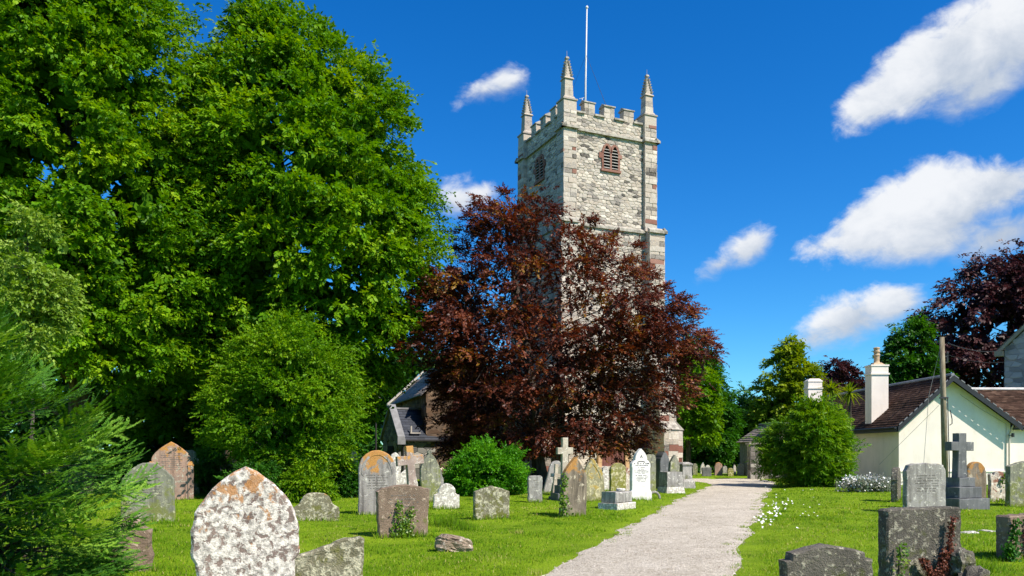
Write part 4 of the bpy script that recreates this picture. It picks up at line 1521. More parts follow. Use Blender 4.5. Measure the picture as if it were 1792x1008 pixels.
def half(kind, k=0.4, sh=0.0):
    """right half outline, base to apex, x in 0..0.5, z in 0..1"""
    P = [(0.5, 0.0)]
    if kind == 'round':
        for i in range(13):
            a = math.pi / 2 * i / 12
            P.append((0.5 * math.cos(a), 1 - k + k * math.sin(a)))
    elif kind == 'gothic':
        for i in range(13):
            s = i / 12
            P.append((0.5 * (1 - s ** 1.75), 1 - k + k * s))
    elif kind == 'ogive':          # broad pointed arch
        for i in range(15):
            s = i / 14
            P.append((0.5 * (1 - s ** 2.3) if s < 1 else 0, 1 - k + k * s * (1 - 0.0 * s)))
    elif kind == 'segment':
        for i in range(11):
            x = 0.5 * (1 - i / 10)
            P.append((x, 1 - k + k * (1 - (x / 0.5) ** 2)))
    elif kind == 'peak':
        P += [(0.5, 1 - k), (0.25, 1 - k * .42), (0.06, 1 - .02), (0, 1)]
    elif kind == 'flat':
        P += [(0.5, 0.97), (0.47, 1.0), (0.25, 1.0), (0, 1.0)]
    elif kind == 'shoulder_round':   # small shoulders then a round head
        P += [(0.5, 1 - k - .06), (0.48, 1 - k), (0.40, 1 - k + .02), (0.36, 1 - k + .05)]
        for i in range(10):
            a = math.pi / 2 * i / 9
            P.append((0.34 * math.cos(a), 1 - k + .07 + (k - .07) * math.sin(a)))
    elif kind == 'shoulder_low':     # rounded shoulders, flat swept head
        P += [(0.5, 1 - k - .05), (0.49, 1 - k), (0.44, 1 - k + .04), (0.36, 1 - k * .72), (0.27, 1 - k * .25), (0.2, 1 - k * .08), (0.1, 1 - .01), (0, 1)]
    elif kind == 'shoulder_flat':    # notched corners, nearly level head
        P += [(0.5, 1 - k - .04), (0.475, 1 - k), (0.445, 1 - k * .6), (0.43, 1 - k * .35), (0.3, 1 - k * .12), (0.15, 1 - .01), (0, 1)]
    elif kind == 'waisted':          # narrower body under a pointed head with cusps
        P = [(0.455, 0.0), (0.455, 1 - k - .10), (0.46, 1 - k - .085), (0.5, 1 - k - .05), (0.505, 1 - k - .02)]
        for i in range(15):
            s = i / 14
            P.append((0.495 * (1 - s ** 2.9), 1 - k + k * s))
    elif kind == 'stepped_peak':
        P += [(0.5, 1 - k), (0.415, 1 - k), (0.41, 1 - k * .55), (0.22, 1 - k * .22), (0.05, 1 - .005), (0, 1)]
    elif kind == 'marble':           # kneed marble headstone with ogee head
        P = [(0.5, 0.0), (0.47, .17), (0.41, .22), (0.40, .62), (0.42, .66), (0.40, .72), (0.31, .77)]
        for i in range(8):
            s = i / 7
            P.append((0.27 * (1 - s ** 2.1), .78 + .22 * s))
    elif kind == 'scallop':
        P += [(0.5, .60), (0.42, .66), (0.50, .72), (0.46, .80), (0.36, .83), (0.38, .89), (0.30, .96), (0.15, 1.0), (0, .99)]
    elif kind == 'finial':
        P += [(0.5, .62), (0.44, .70), (0.30, .82), (0.14, .90), (0.07, .92), (0.12, .95), (0.05, .99), (0, 1)]
    return P


def outline(kind, w, h, k=.4, taper=0.0, asym=None):
    P = half(kind, k)
    R_ = [(x * w * (1 + taper * (z - .5)), z * h) for x, z in P]
    L_ = [(-x, z) for x, z in R_[::-1]]
    if abs(L_[0][0]) < 1e-6:
        L_ = L_[1:]
    return R_ + L_


def roughen(poly, step, amp, rng):
    out = []
    n = len(poly)
    for i in range(n):
        p, q = poly[i], poly[(i + 1) % n]
        l = math.hypot(q[0] - p[0], q[1] - p[1])
        m = max(1, int(l / step))
        for j in range(m):
            t = j / m
            out.append((p[0] + (q[0] - p[0]) * t + rng.gauss(0, amp), p[1] + (q[1] - p[1]) * t + rng.gauss(0, amp)))
    return out


def slab_mesh(b, poly, th, bev, rng, amp=.004, step=.09, sink=0.25, bulge=0.0):
    """stone slab from an outline in x,z; front at -y"""
    poly = [(x, z if z > 1e-6 else -sink) for x, z in poly]
    poly = roughen(poly, step, amp, rng)
    n = len(poly)

    def inset(d):
        o = []
        for i in range(n):
            a, p, c = poly[i - 1], poly[i], poly[(i + 1) % n]
            tx, tz = c[0] - a[0], c[1] - a[1]
            l = math.hypot(tx, tz) + 1e-9
            o.append((p[0] - tz / l * d, p[1] + tx / l * d))
        return o
    ins = inset(bev)
    y0, y1 = -th / 2, th / 2
    e = lambda: rng.gauss(0, amp * .7)
    rings = [[(x, y0 + e() * .5, z) for x, z in ins], [(x, y0 + bev + e(), z) for x, z in poly], [(x, y1 - bev, z) for x, z in poly], [(x, y1, z) for x, z in ins]]
    vs = [v for r in rings for v in r]
    fs = []
    for k in range(3):
        for i in range(n):
            j = (i + 1) % n
            fs.append((k * n + i, (k + 1) * n + i, (k + 1) * n + j, k * n + j))
    fs.append(tuple(range(n)))
    fs.append(tuple(3 * n + i for i in range(n))[::-1])
    b.add(vs, fs)


GR = 'weathered headstones in the churchyard'
GRF = 'small far headstones beyond the bend of the path'
STONE_AT = {}


def grave(key, label, px0, px1, ptop, d, kind, mat, k=.4, th=.13, yaw=24, lean=0, tip=0, taper=0.0, bev=.018, amp=.004, name='gravestone', cat='gravestone', group=GR, detail=None, poly=None):
    rng = random.Random(hash(key) % 1000 if not isinstance(key, int) else key)
    w = (px1 - px0) * d / F
    w = max(.2, (w - th * abs(math.sin(R(yaw))) * .6) / max(.5, math.cos(R(yaw))) * 1.0)
    h = wz(ptop, d)
    x = wx((px0 + px1) / 2, d)
    z = float(ground_h(np.array([x]), np.array([d]))[0])
    b = MB()
    pts = poly(w, h) if poly else outline(kind, w, h, k, taper)
    slab_mesh(b, pts, th, bev, rng, amp, step=.07 if d < 16 else .12)
    o = b.build(name, mat)
    o.location = (x, d, 0)
    o.rotation_euler = (R(tip), R(lean), R(yaw))
    tag(o, label, cat, group)
    STONE_AT[key] = (o, w, h, d)
    return o


def inset_panel(o, kind, w, h, k, mat, dy, scale=.8, zs=.9, z0=.12, raised=.012, th=.13):
    """a raised moulding that follows the head of a stone"""
    out = [(x, z) for x, z in outline(kind, w * scale, h * zs, k) if z > 0.01]
    inn = [(x * .9, z - .035 * h) for x, z in out]
    m = MB()
    y0, y1 = -th / 2 + .004, -th / 2 - raised
    n = len(out)
    for i in range(n - 1):
        q = [out[i], out[i + 1], inn[i + 1], inn[i]]
        vs = [(x, y0, z) for x, z in q] + [(x, y1, z) for x, z in q]
        m.add(vs, [(4, 5, 6, 7), (0, 1, 5, 4), (2, 3, 7, 6), (1, 2, 6, 5), (3, 0, 4, 7)])
    return m.build('moulding', mat, o)


def build_graves():
    # --- left of the path, nearest first
    o = grave(1, 'large pointed headstone nearly covered in white and orange lichen, nearest at lower left', 343, 518, 815, 6.4, 'waisted', S_WHITE_LICHEN, k=.43, th=.14, yaw=20, bev=.02, amp=.004)
    grave(3, 'broken mossy slab with a slanting top right behind the big white-lichened headstone', 500, 634, 938, 8.0, 'flat', S_MOSSY, th=.12, yaw=18,
          poly=lambda w, h: [(w / 2, 0), (w / 2, h * .96), (w * .46, h), (w * .36, h * .985), (-w * .2, h * .80), (-w / 2, h * .70), (-w / 2, 0)], amp=.007)
    grave(10, 'brown lichened stump of a headstone half hidden behind the dark yew', 190, 266, 905, 10.4, 'segment', S_BROWN, k=.35, th=.3, amp=.02, bev=.05)
    grave(9, 'brown headstone widening upwards with green ivy climbing its face', 662, 748, 848, 14.45, 'segment', S_BROWN, k=.10, th=.15, yaw=22, taper=.13, amp=.006)
    grave(2, 'low wide mossy headstone with sloping shoulders, right of the big white-lichened headstone', 514, 592, 862, 17.9, 'shoulder_low', S_MOSSY, k=.5, th=.12, yaw=18)
    grave(24, 'grey-green arched slab standing just right of the dark yew', 217, 302, 809, 17.6, 'segment', S_GREYGREEN, k=.28, th=.1, yaw=14, taper=-.06)
    o = grave(4, 'tall round-headed grey headstone with an orange lichen streak down its head', 628, 692, 788, 19.8, 'round', S_ORANGE, k=.30, th=.13, yaw=16)
    inset_panel(o, 'round', STONE_AT[4][1], STONE_AT[4][2], .32, S_ORANGE, 0, scale=.86, zs=.965)
    grave(5, 'pale round-headed headstone leaning behind the orange-streaked one', 674, 697, 792, 24.5, 'round', S_PALE, k=.3, lean=4)
    grave(8, 'small whitish headstone with shoulders and a round head', 758, 803, 846, 21.7, 'shoulder_round', S_PALE, k=.42, th=.1, yaw=20, lean=2)
    o = grave(7, 'tall narrow mossy grey headstone with a small finial, right of the pinkish cross', 737, 772, 787, 24.0, 'finial', S_GREYGREEN, k=.4, lean=-2)
    grave(61, 'pale shouldered headstone close behind the tall finialled mossy one', 758, 776, 818, 25.0, 'shoulder_round', S_GREY, k=.3)
    grave(62, 'white hoop-topped headstone seen behind the pinkish cross', 698, 732, 822, 27.0, 'round', S_PALE, k=.5, th=.1, lean=-4)
    grave(11, 'squat mossy headstone with a peaked top in front of the bright green bush', 829, 891, 850, 18.2, 'peak', S_MOSSY, k=.16, th=.15, yaw=20)
    grave(12, 'small plain grey slab with clipped corners right of the bright green bush', 923, 949, 832, 24.9, 'shoulder_flat', S_GREY, k=.06, th=.12, yaw=16)
    grave(14, 'tall leaning pointed headstone, brown with an orange-lichened head', 978, 1025, 800, 19.0, 'gothic', S_BROWNOR, k=.36, th=.15, yaw=30, lean=3, taper=-.12)
    o = grave(15, 'pointed headstone crusted in yellow lichen with a moulded panel', 1019, 1059, 802, 24.9, 'gothic', S_YELLOW, k=.42, th=.13, yaw=26, lean=-3, taper=-.16)
    inset_panel(o, 'gothic', STONE_AT[15][1], STONE_AT[15][2], .42, S_YELLOW, 0, scale=.78, zs=.90)
    grave(16, 'grey slab leaning far to the right behind the limestone cross', 948, 973, 804, 29.0, 'round', S_GREY, k=.25, lean=16, th=.1)
    grave(63, 'grey-green slab leaning right, just left of the limestone cross', 962, 986, 810, 28.0, 'gothic', S_GREYGREEN, k=.3, lean=13, th=.12)
    grave(17, 'small white round headstone in front of the red-brown church door', 1052, 1066, 816, 31.0, 'round', S_PALE, k=.25)
    grave(18, 'olive round-headed headstone beside the white inscribed marble one', 1066, 1096, 810, 28.0, 'round', S_OLIVE, k=.22, th=.13)
    grave(19, 'narrow red and white headstone peeping out left of the white marble one', 1091, 1103, 818, 29.0, 'round', S_REDWHITE, k=.25, th=.12)
    marble = grave(20, 'white marble headstone with lines of black inscription', 1098, 1142, 785, 25.7, 'marble', S_WHITE, th=.16, yaw=22, bev=.014, amp=.001)
    grave(21, 'tall grey and yellow round-shouldered headstone behind the white marble one', 1124, 1148, 795, 29.0, 'shoulder_flat', S_GREYGREEN, k=.08, th=.14)
    grave(22, 'broad dark headstone at the tower buttress', 1146, 1170, 790, 33.5, 'gothic', S_SLATE, k=.3, th=.5)
    grave(23, 'grey-yellow pointed headstone right of the broad dark one', 1168, 1188, 796, 31.5, 'gothic', S_GREYGREEN, k=.3, th=.16, lean=2)
    grave(25, 'large shouldered headstone with reddish stone and orange lichen, back left', 269, 331, 773, 25.7, 'gothic', S_RED, k=.30, th=.16, yaw=18, detail='shoulder')
    grave(26, 'scallop-topped grey-green headstone behind the large reddish one', 314, 347, 787, 28.0, 'scallop', S_GREYGREEN, th=.13)
    grave(27, 'dim round-headed brown headstone in the shade under the trees', 386, 414, 787, 30.0, 'round', S_BROWN, k=.45, th=.2)
    grave(64, 'small pale rounded headstone among the undergrowth left of the porch', 612, 626, 786, 33.0, 'round', S_GREY, k=.4)
    # engraved lines on the reddish one: shoulders
    o, w, h, d = STONE_AT[25]
    for s in (-1, 1):
        b = MB()
        b.box(s * w * .5 - .08, s * w * .5 + .08, -.11, .09, -.1, h * .60)
        b.frustum(s * w * .5, -.01, h * .60, h * .67, .10, .11, .05, .06)
        b.build('side_column', S_RED, o)
    # inscription on the white marble: short dark strokes set in rows, as the photograph shows it unreadably small
    o, w, h, d = STONE_AT[20]
    rng = random.Random(5)
    b = MB()
    y = -.16 / 2 - .0025
    rows = [(.705, .27, .030), (.675, .24, .022), (.635, .12, .014), (.605, .11, .012), (.575, .26, .018), (.55, .26, .016), (.525, .12, .012), (.485, .22, .018), (.455, .24, .018), (.425, .19, .018), (.40, .18, .016), (.375, .14, .012)]
    for zf, hw, lh in rows:
        z = zf * h
        x = -hw * w * 1.15
        while x < hw * w * 1.15:
            l = rng.uniform(.012, .035)
            if rng.random() < .82:
                b.box(x, x + l, y - .002, y, z, z + lh * h * rng.uniform(.45, .75))
            x += l + rng.uniform(.006, .014)
    N = 12
    for i in range(N):
        a0, a1 = math.pi * (.12 + .76 * i / N), math.pi * (.12 + .76 * (i + 1) / N)
        q = [(.2 * w * math.cos(a0), h * .725 + .07 * math.sin(a0)), (.2 * w * math.cos(a1), h * .725 + .07 * math.sin(a1)), (.165 * w * math.cos(a1), h * .72 + .055 * math.sin(a1)), (.165 * w * math.cos(a0), h * .72 + .055 * math.sin(a0))]
        b.add([(p, y, r) for p, r in q] + [(p, y - .002, r) for p, r in q], [(4, 5, 6, 7), (0, 1, 5, 4), (1, 2, 6, 5), (2, 3, 7, 6), (3, 0, 4, 7)])
    for s in (-1, 1):
        b.add([(s * .06 * w, y - .001, h * .82), (s * .03 * w, y - .001, h * .82), (0, y - .001, h * .86), (0, y - .001, h * .885)], [(0, 1, 2, 3)])
    b.build('inscription', STRIP, o)

    # broken rock stump
    d = 12.45
    x = wx(793, d)
    rngn = np.random.default_rng(8)
    bm = bmesh.new()
    bmesh.ops.create_icosphere(bm, subdivisions=4, radius=1)
    for v in bm.verts:
        c = v.co
        p = Vector((math.copysign(abs(c.x) ** .55, c.x), math.copysign(abs(c.y) ** .6, c.y), math.copysign(abs(c.z) ** .6, c.z)))
        n = .5 + .25 * math.sin(p.x * 5 + p.z * 3) * math.cos(p.z * 7 + p.y * 4) + .18 * math.sin(p.x * 13 + 2 * p.z * 9 + p.y * 11)
        cut = -.35 if (-.15 < p.x < .05) else 0
        under = .75 if (p.x > .2 and p.z < -.2) else 1
        v.co = Vector((p.x * .29 * (.86 + .26 * n), p.y * .17 * (.85 + .3 * n) * under - (.05 if cut else 0) * (p.y < 0) * -1, .13 + p.z * .155 * (.75 + .4 * n) + (.03 if p.x < -.1 else -.015)))
    me = bpy.data.meshes.new('broken_stone')
    bm.to_mesh(me)
    bm.free()
    o = link('broken_stone', me, S_ROCK)
    o.location = (x, d, 0)
    o.rotation_euler = (0, R(3), R(12))
    tag(o, 'low broken tan stone stump lying in the grass in front of the peaked mossy headstone', 'stone')

    # crosses
    def cross(key, label, px, d, ptop, mat, arm_px, arm_y, sw, aw, steps, stepmat, lean=0, yaw=24, dep=.14, top=None):
        z = wz(ptop, d)
        T = empty('stone_cross', (wx(px, d), d, 0), 0)
        T.rotation_euler = (0, R(lean), R(yaw))
        tag(T, label, 'cross', 'stone crosses on graves')
        zs = 0
        b = MB()
        for w, hh in steps:
            b = MB()
            rngx = random.Random(key)
            slab_mesh(b, [(w / 2, 0), (w / 2, hh), (-w / 2, hh), (-w / 2, 0)], w * .8, .015, rngx, .003, .12, sink=.1 if zs == 0 else 0)
            s_ = b.build('step', stepmat, T)
            s_.location = (0, 0, zs)
            zs += hh
        za = wz(arm_y, d)
        al = arm_px * d / F / 2 / max(.6, math.cos(R(yaw)))
        b = MB()
        pts = [(sw * .6, zs), (sw * .5, za - aw / 2), (al, za - aw / 2), (al, za + aw / 2), (sw * .48, za + aw / 2), (sw * .48, z)]
        pts = pts + [(-x_, z_) for x_, z_ in pts[::-1]]
        slab_mesh(b, pts, dep, .014, random.Random(key), .002, .15, sink=0)
        b.build('cross', mat, T)
        return T
    cross(101, 'pale limestone cross standing on dark stone steps', 988, 26.0, 766, S_LIME, 28, 789, .21, .22, [(.75, .25), (.55, .25), (.4, .2)], S_SLATE, yaw=22)
    cross(102, 'dark grey stone cross on three square steps before the cottage', 1679, 21.6, 758, S_SLATE, 51, 781, .30, .24, [(1.15, .35), (.85, .30), (.6, .25)], S_SLATE, yaw=22, dep=.2)
    cross(103, 'pinkish stone cross with orange-lichened top, tilted among headstones', 724, 22.5, 780, S_PINK, 43, 805, .22, .26, [(.5, .15)], S_BROWN, lean=-5, yaw=28, dep=.17)
    # little leaning cross-shaped marker beside the limestone cross
    cross(104, 'small weathered pale cross leaning against the steps of the limestone cross', 969, 26.6, 812, S_LIME, 17, 832, .13, .12, [(.3, .1)], S_SLATE, lean=5, yaw=20, dep=.1)

    # low marble chest
    d = 22.0
    T = empty('chest_tomb', (wx(1080, d), d, 0), R(52))
    tag(T, 'low grey marble block on a plinth in front of the white inscribed headstone', 'tomb')
    b = MB()
    slab_mesh(b, [(.5, 0), (.5, .2), (-.5, .2), (-.5, 0)], .62, .02, random.Random(3), .003, .15, sink=.15)
    b.build('plinth', S_PALE, T)
    b = MB()
    slab_mesh(b, [(.44, 0), (.43, .30), (-.43, .30), (-.44, 0)], .48, .03, random.Random(4), .003, .15, sink=0)
    o = b.build('block', S_GREY, T)
    o.location = (-.02, 0, .2)
    b = MB()
    b.lathe([(.10, 0), (.13, .02), (.13, .06), (.10, .08), (.07, .05)], 12, (.2, 0, .502))
    b.build('vase_ring', S_PALE, T)
    # stone arch kerb next to the white marble stone
    b = MB()
    b.tube([(.22 * math.cos(a), 0, .26 * math.sin(a)) for a in [math.pi * i / 10 for i in range(11)]], .04, 6)
    o = b.build('kerb_arch', S_GREY)
    o.location = (wx(1145, 26.5), 26.5, 0)
    o.rotation_euler = (0, 0, R(24))
    tag(o, 'small grey stone hoop in the grass at the foot of the white marble headstone', 'kerb')
    # wire arch behind the pinkish cross
    b = MB()
    b.tube([(.42 * math.cos(a), 0, 1.0 + .5 * math.sin(a)) for a in [math.pi * i / 12 for i in range(13)]], .018, 5)
    for s in (-1, 1):
        b.tube([(s * .42, 0, -.1), (s * .42, 0, 1.0)], .018, 5)
    o = b.build('metal_arch', IRON)
    o.location = (wx(752, 34), 34, 0)
    tag(o, 'thin metal hoop arch in front of the porch wall', 'arch')

    # pedestal monument by the buttress
    d = 34.5
    T = empty('pedestal_monument', (wx(1197, d), d, 0), R(24))
    tag(T, 'square grey pedestal monument with a flared base right of the headstones at the tower', 'monument')
    b = MB()
    b.frustum(0, 0, -.1, .3, .36, .36, .33, .33)
    b.frustum(0, 0, .3, .42, .33, .33, .25, .25)
    b.build('base', S_GREY, T)
    b = MB()
    b.frustum(0, 0, .42, 1.0, .25, .25, .23, .23)
    b.build('shaft', S_GREY, T)
    b = MB()
    b.frustum(0, 0, 1.0, 1.06, .27, .27, .28, .28)
    b.frustum(0, 0, 1.06, 1.14, .28, .28, .15, .15)
    b.build('cap', S_GREY, T)
    d = 30.6
    T = empty('pedestal_tomb', (wx(1174, d), d, 0), R(24))
    tag(T, 'stout low dark tomb block with a spreading pale base below the grey-yellow pointed headstone', 'tomb')
    b = MB()
    b.frustum(0, 0, -.1, .25, .45, .35, .38, .3)
    b.build('base', S_PALE, T)
    b = MB()
    b.frustum(0, 0, .25, .82, .36, .28, .34, .26)
    b.build('block', S_GREY, T)

    # --- far group beyond the bend
    far = [(1200, 1211, 803, 53, 'gothic', S_GREY, 'grey pointed far headstone close to the pedestal monument'),
           (1212, 1221, 808, 54, 'round', S_GREYGREEN, 'grey-green round far headstone second from the pedestal monument'),
           (1225, 1233, 806, 57, 'finial', S_PALE, 'pale finialled far headstone left of the black far slab'),
           (1234, 1243, 811, 58, 'round', S_PALE, 'pale round far headstone rising behind the black far slab'),
           (1228, 1245, 815, 51, 'flat', S_SLATE, 'broad black flat-topped far slab beyond the path bend'),
           (1250, 1264, 806, 53, 'round', S_RED, 'largest reddish-brown round far headstone beyond the path'),
           (1264, 1272, 812, 58, 'round', S_GREY, 'small grey far headstone right of the reddish-brown one'),
           (1273, 1284, 816, 51, 'round', S_OLIVE, 'small mossy olive far headstone beyond the path'),
           (1283, 1288, 810, 56, 'gothic', S_PALE, 'narrow pale far headstone right of the mossy olive one'),
           (1290, 1303, 808, 53, 'round', S_LIME, 'sandy round far headstone nearest the garden wall pier but one'),
           (1303, 1311, 806, 54, 'round', S_PALE, 'pale far headstone next to the garden wall pier')]
    for i, (a, c, t, d, kd, mt, lb) in enumerate(far):
        grave(200 + i, lb, a, c, t + 3, d, kd, mt, k=.35, yaw=8, group=GRF, lean=random.Random(i).uniform(-3, 3), amp=.008)

    # --- right of the path
    grave(29, 'dark mossy headstone with a stepped peaked top at the bottom edge, right of the path', 1362, 1528, 952, 8.0, 'stepped_peak', S_DARK, k=.22, th=.16, yaw=8, amp=.006, bev=.022)
    grave(30, 'large dark rectangular headstone with red creeper, lower right', 1535, 1684, 888, 9.0, 'flat', S_DARK, th=.17, yaw=12, amp=.005, bev=.02)
    grave(31, 'tall pale grey headstone with notched shoulders behind the dark creeper-covered one', 1577, 1658, 810, 20.3, 'shoulder_flat', S_GREY, k=.12, th=.16, yaw=14)
    grave(33, 'dark round-headed headstone with orange stain behind the dark cross', 1684, 1728, 808, 24.0, 'round', S_BROWNOR, k=.35, th=.16, yaw=18)
    grave(34, 'red and white lichened headstone with a ragged top right of the dark cross', 1728, 1764, 824, 24.2, 'flat', S_REDWHITE, th=.13, yaw=12,
          poly=lambda w, h: [(w / 2, 0), (w / 2, h * .78), (w * .40, h * .86), (w * .2, h * .98), (0, h), (-w * .2, h * .97), (-w * .3, h * .86), (-w * .42, h * .93), (-w / 2, h * .90), (-w / 2, 0)], amp=.012)
    grave(35, 'wide grey-green headstone with a curved top at the right edge', 1757, 1850, 806, 22.6, 'segment', S_GREYGREEN, k=.12, th=.18, yaw=10)
    grave(36, 'thick mossy brown headstone with ivy at the right edge, front row', 1740, 1840, 900, 11.6, 'flat', S_BROWN, th=.22, yaw=22, amp=.008, lean=-1)
    grave(37, 'narrow dark headstone seen edge-on beside the white flowering shrub', 1556, 1580, 818, 25.0, 'round', S_DARK, k=.4, th=.2, yaw=55)
    # broken pieces right of the large dark stone
    rng = random.Random(12)
    for i, (px, py, s, lb, mt) in enumerate(((1681, 985, .17, 'upper grey lump of the broken stone beside the large dark headstone', S_DARK), (1697, 1000, .20, 'lower grey lump of the broken stone beside the large dark headstone', S_DARK),
                                         (1690, 938, .17, 'flat pale stone lying in the grass behind the large dark headstone', S_PALE), (1728, 934, .13, 'small flat pale stone in the grass between the two dark headstones at right', S_PALE))):
        bm = bmesh.new()
        bmesh.ops.create_icosphere(bm, subdivisions=3, radius=1)
        d = 8.9 if i < 2 else 1.6 * F / (py - HOR)
        flat = 1.0 if i < 2 else .32
        for v in bm.verts:
            c = v.co
            p = Vector([math.copysign(abs(q) ** .6, q) for q in c])
            n = 1 + .14 * math.sin(p.x * 4 + i) * math.cos(p.z * 6 + i) + .1 * math.sin(p.y * 8 + p.x * 5 + 2 * i)
            v.co = Vector((p.x * s * n * (.8 if i < 2 else 1.2), p.y * s * n * .8, p.z * s * n * flat))
        me = bpy.data.meshes.new('broken_stone')
        bm.to_mesh(me)
        bm.free()
        o = link('broken_stone', me, mt)
        zc = [wz(978, 8.9) - .1, .12, .03, .03][i]
        o.location = (wx(px, d), d + (.05 if i == 0 else -.1 if i == 1 else 0), zc)
        o.rotation_euler = (rng.uniform(-.2, .2), rng.uniform(-.2, .2), rng.uniform(0, 3))
        tag(o, lb, 'stone')
        if i == 0:
            o.location.z = .36
    # worn, unreadable lettering on some stones
    for key, z0, z1, cw in ((25, .50, .80, .30), (4, .40, .62, .30), (24, .45, .75, .28), (12, .5, .8, .3), (31, .42, .75, .30), (9, .55, .8, .3)):
        if key not in STONE_AT:
            continue
        o, w, h, d = STONE_AT[key]
        th_ = {25: .16, 4: .13, 24: .1, 12: .12, 9: .15}.get(key, .16)
        b = MB()
        z = z1 * h
        while z > z0 * h:
            x, e = -cw * w * rng.uniform(.7, 1), cw * w * rng.uniform(.7, 1)
            while x < e:
                l = rng.uniform(.015, .04)
                if rng.random() < .75:
                    b.box(x, x + l, -th_ / 2 - .0045, -th_ / 2 - .002, z, z + .022 * rng.uniform(.6, 1))
                x += l + .012
            z -= .065
        b.build('inscription', WORN, o, kind='stuff')


build_graves()

# ------------------------------------------------------------------ foliage


def unit(v):
    return v / (np.linalg.norm(v, axis=-1, keepdims=True) + 1e-9)


def spray_templates(rng, nvar, nl, ll, lw, ang=55, droop=.12, fold=.12, tilt=.35, stem=0):
    """twigs of unit length along +x with nl leaves each: arrays (nl,4,3)"""
    out = []
    for _ in range(nvar):
        L = np.zeros((nl, 4, 3))
        for i in range(nl):
            t = (i + .6) / nl
            side = 1 if i % 2 else -1
            a = R(ang) * side * (1 - .55 * t) + rng.normal(0, .22)
            base = np.array([t * .95, rng.normal(0, .02), -droop * t * t + rng.normal(0, .03)])
            el = rng.normal(-.15, tilt)
            d = np.array([math.cos(a) * math.cos(el), math.sin(a) * math.cos(el), math.sin(el)])
            nrm = unit(np.array([rng.normal(0, tilt), rng.normal(0, tilt), 1.0]))
            w = unit(np.cross(nrm, d))
            nrm = np.cross(d, w)
            l = ll * rng.uniform(.75, 1.2)
            ww = lw * rng.uniform(.8, 1.2) * .5
            L[i, 0] = base
            L[i, 1] = base + d * l * .5 + w * ww + nrm * fold * ww
            L[i, 2] = base + d * l - nrm * .06 * l
            L[i, 3] = base + d * l * .5 - w * ww + nrm * fold * ww
        if stem > 0:
            st = np.zeros((1, 4, 3))
            st[0] = [(-.1, -stem, 0), (-.1, stem, 0), (.95, stem * .3, -droop), (.95, -stem * .3, -droop)]
            L = np.concatenate([st, L])
        out.append(L)
    return out


def place(templ, pos, dirv, up, scale, rng, tint, tvar=.1, stemmed=False):
    """put a template on every position; returns V, F, T"""
    n = len(pos)
    X = unit(dirv)
    Z = up - X * np.sum(up * X, 1, keepdims=True)
    Z = unit(Z)
    Y = np.cross(Z, X)
    which = rng.integers(0, len(templ), n)
    Vs, Ts = [], []
    k = templ[0].shape[1]
    for i, L in enumerate(templ):
        s = np.where(which == i)[0]
        if len(s) == 0:
            continue
        loc = L.reshape(-1, 3)
        P = (pos[s, None, :] + scale[s, None, None] * (loc[None, :, 0:1] * X[s, None, :] + loc[None, :, 1:2] * Y[s, None, :] + loc[None, :, 2:3] * Z[s, None, :]))
        Vs.append(P.reshape(-1, 3))
        tt = tint[s, None] + rng.normal(0, tvar, (len(s), L.shape[0]))
        if stemmed:
            tt[:, 0] = 0
        Ts.append(tt.ravel())
    V = np.concatenate(Vs)
    T = np.clip(np.concatenate(Ts), 0, 1)
    Fc = np.arange(len(V)).reshape(-1, k)
    return V, Fc, T


def lobes_from_profile(cx, cy, prof, n, s0, rng, back=.4, wob=.1, shell=.55, keep=None, yscale=1.0):
    """prof: list of (z, dx, r). Returns lobes (n,8): pos3, radius, out3, tint"""
    pz = np.array([p[0] for p in prof])
    pdx = np.array([p[1] for p in prof])
    prr = np.array([p[2] for p in prof])
    out = []
    zmin, zmax = pz.min(), pz.max()
    ph = rng.uniform(0, 6.28, 4)
    while len(out) < n:
        z = rng.uniform(zmin, zmax)
        r = np.interp(z, pz, prr)
        if rng.random() > (r + .25) / (prr.max() + .25):
            continue
        th = rng.uniform(0, 2 * math.pi)
        if math.sin(th) > .25 and rng.random() > back:
            continue
        rw = r * (1 + wob * (math.sin(3 * th + ph[0] + z * .6) * .6 + math.sin(5 * th + ph[1] - z * .9) * .4))
        s = s0 * rng.uniform(.65, 1.35)
        f = math.sqrt(rng.uniform(shell, 1.0))
        rad = max(0, rw * f - s * .55)
        dx = np.interp(z, pz, pdx)
        p = np.array([cx + dx + math.cos(th) * rad, cy + math.sin(th) * rad * yscale, z])
        if keep is not None and not keep(p, rng):
            continue
        zc = zmin + (zmax - zmin) * .42
        o = unit(np.array([math.cos(th), math.sin(th), (z - zc) / (zmax - zmin) * 1.3]))
        out.append([*p, s, *o, np.clip(rng.normal(.5, .17), 0, 1)])
    return np.array(out)


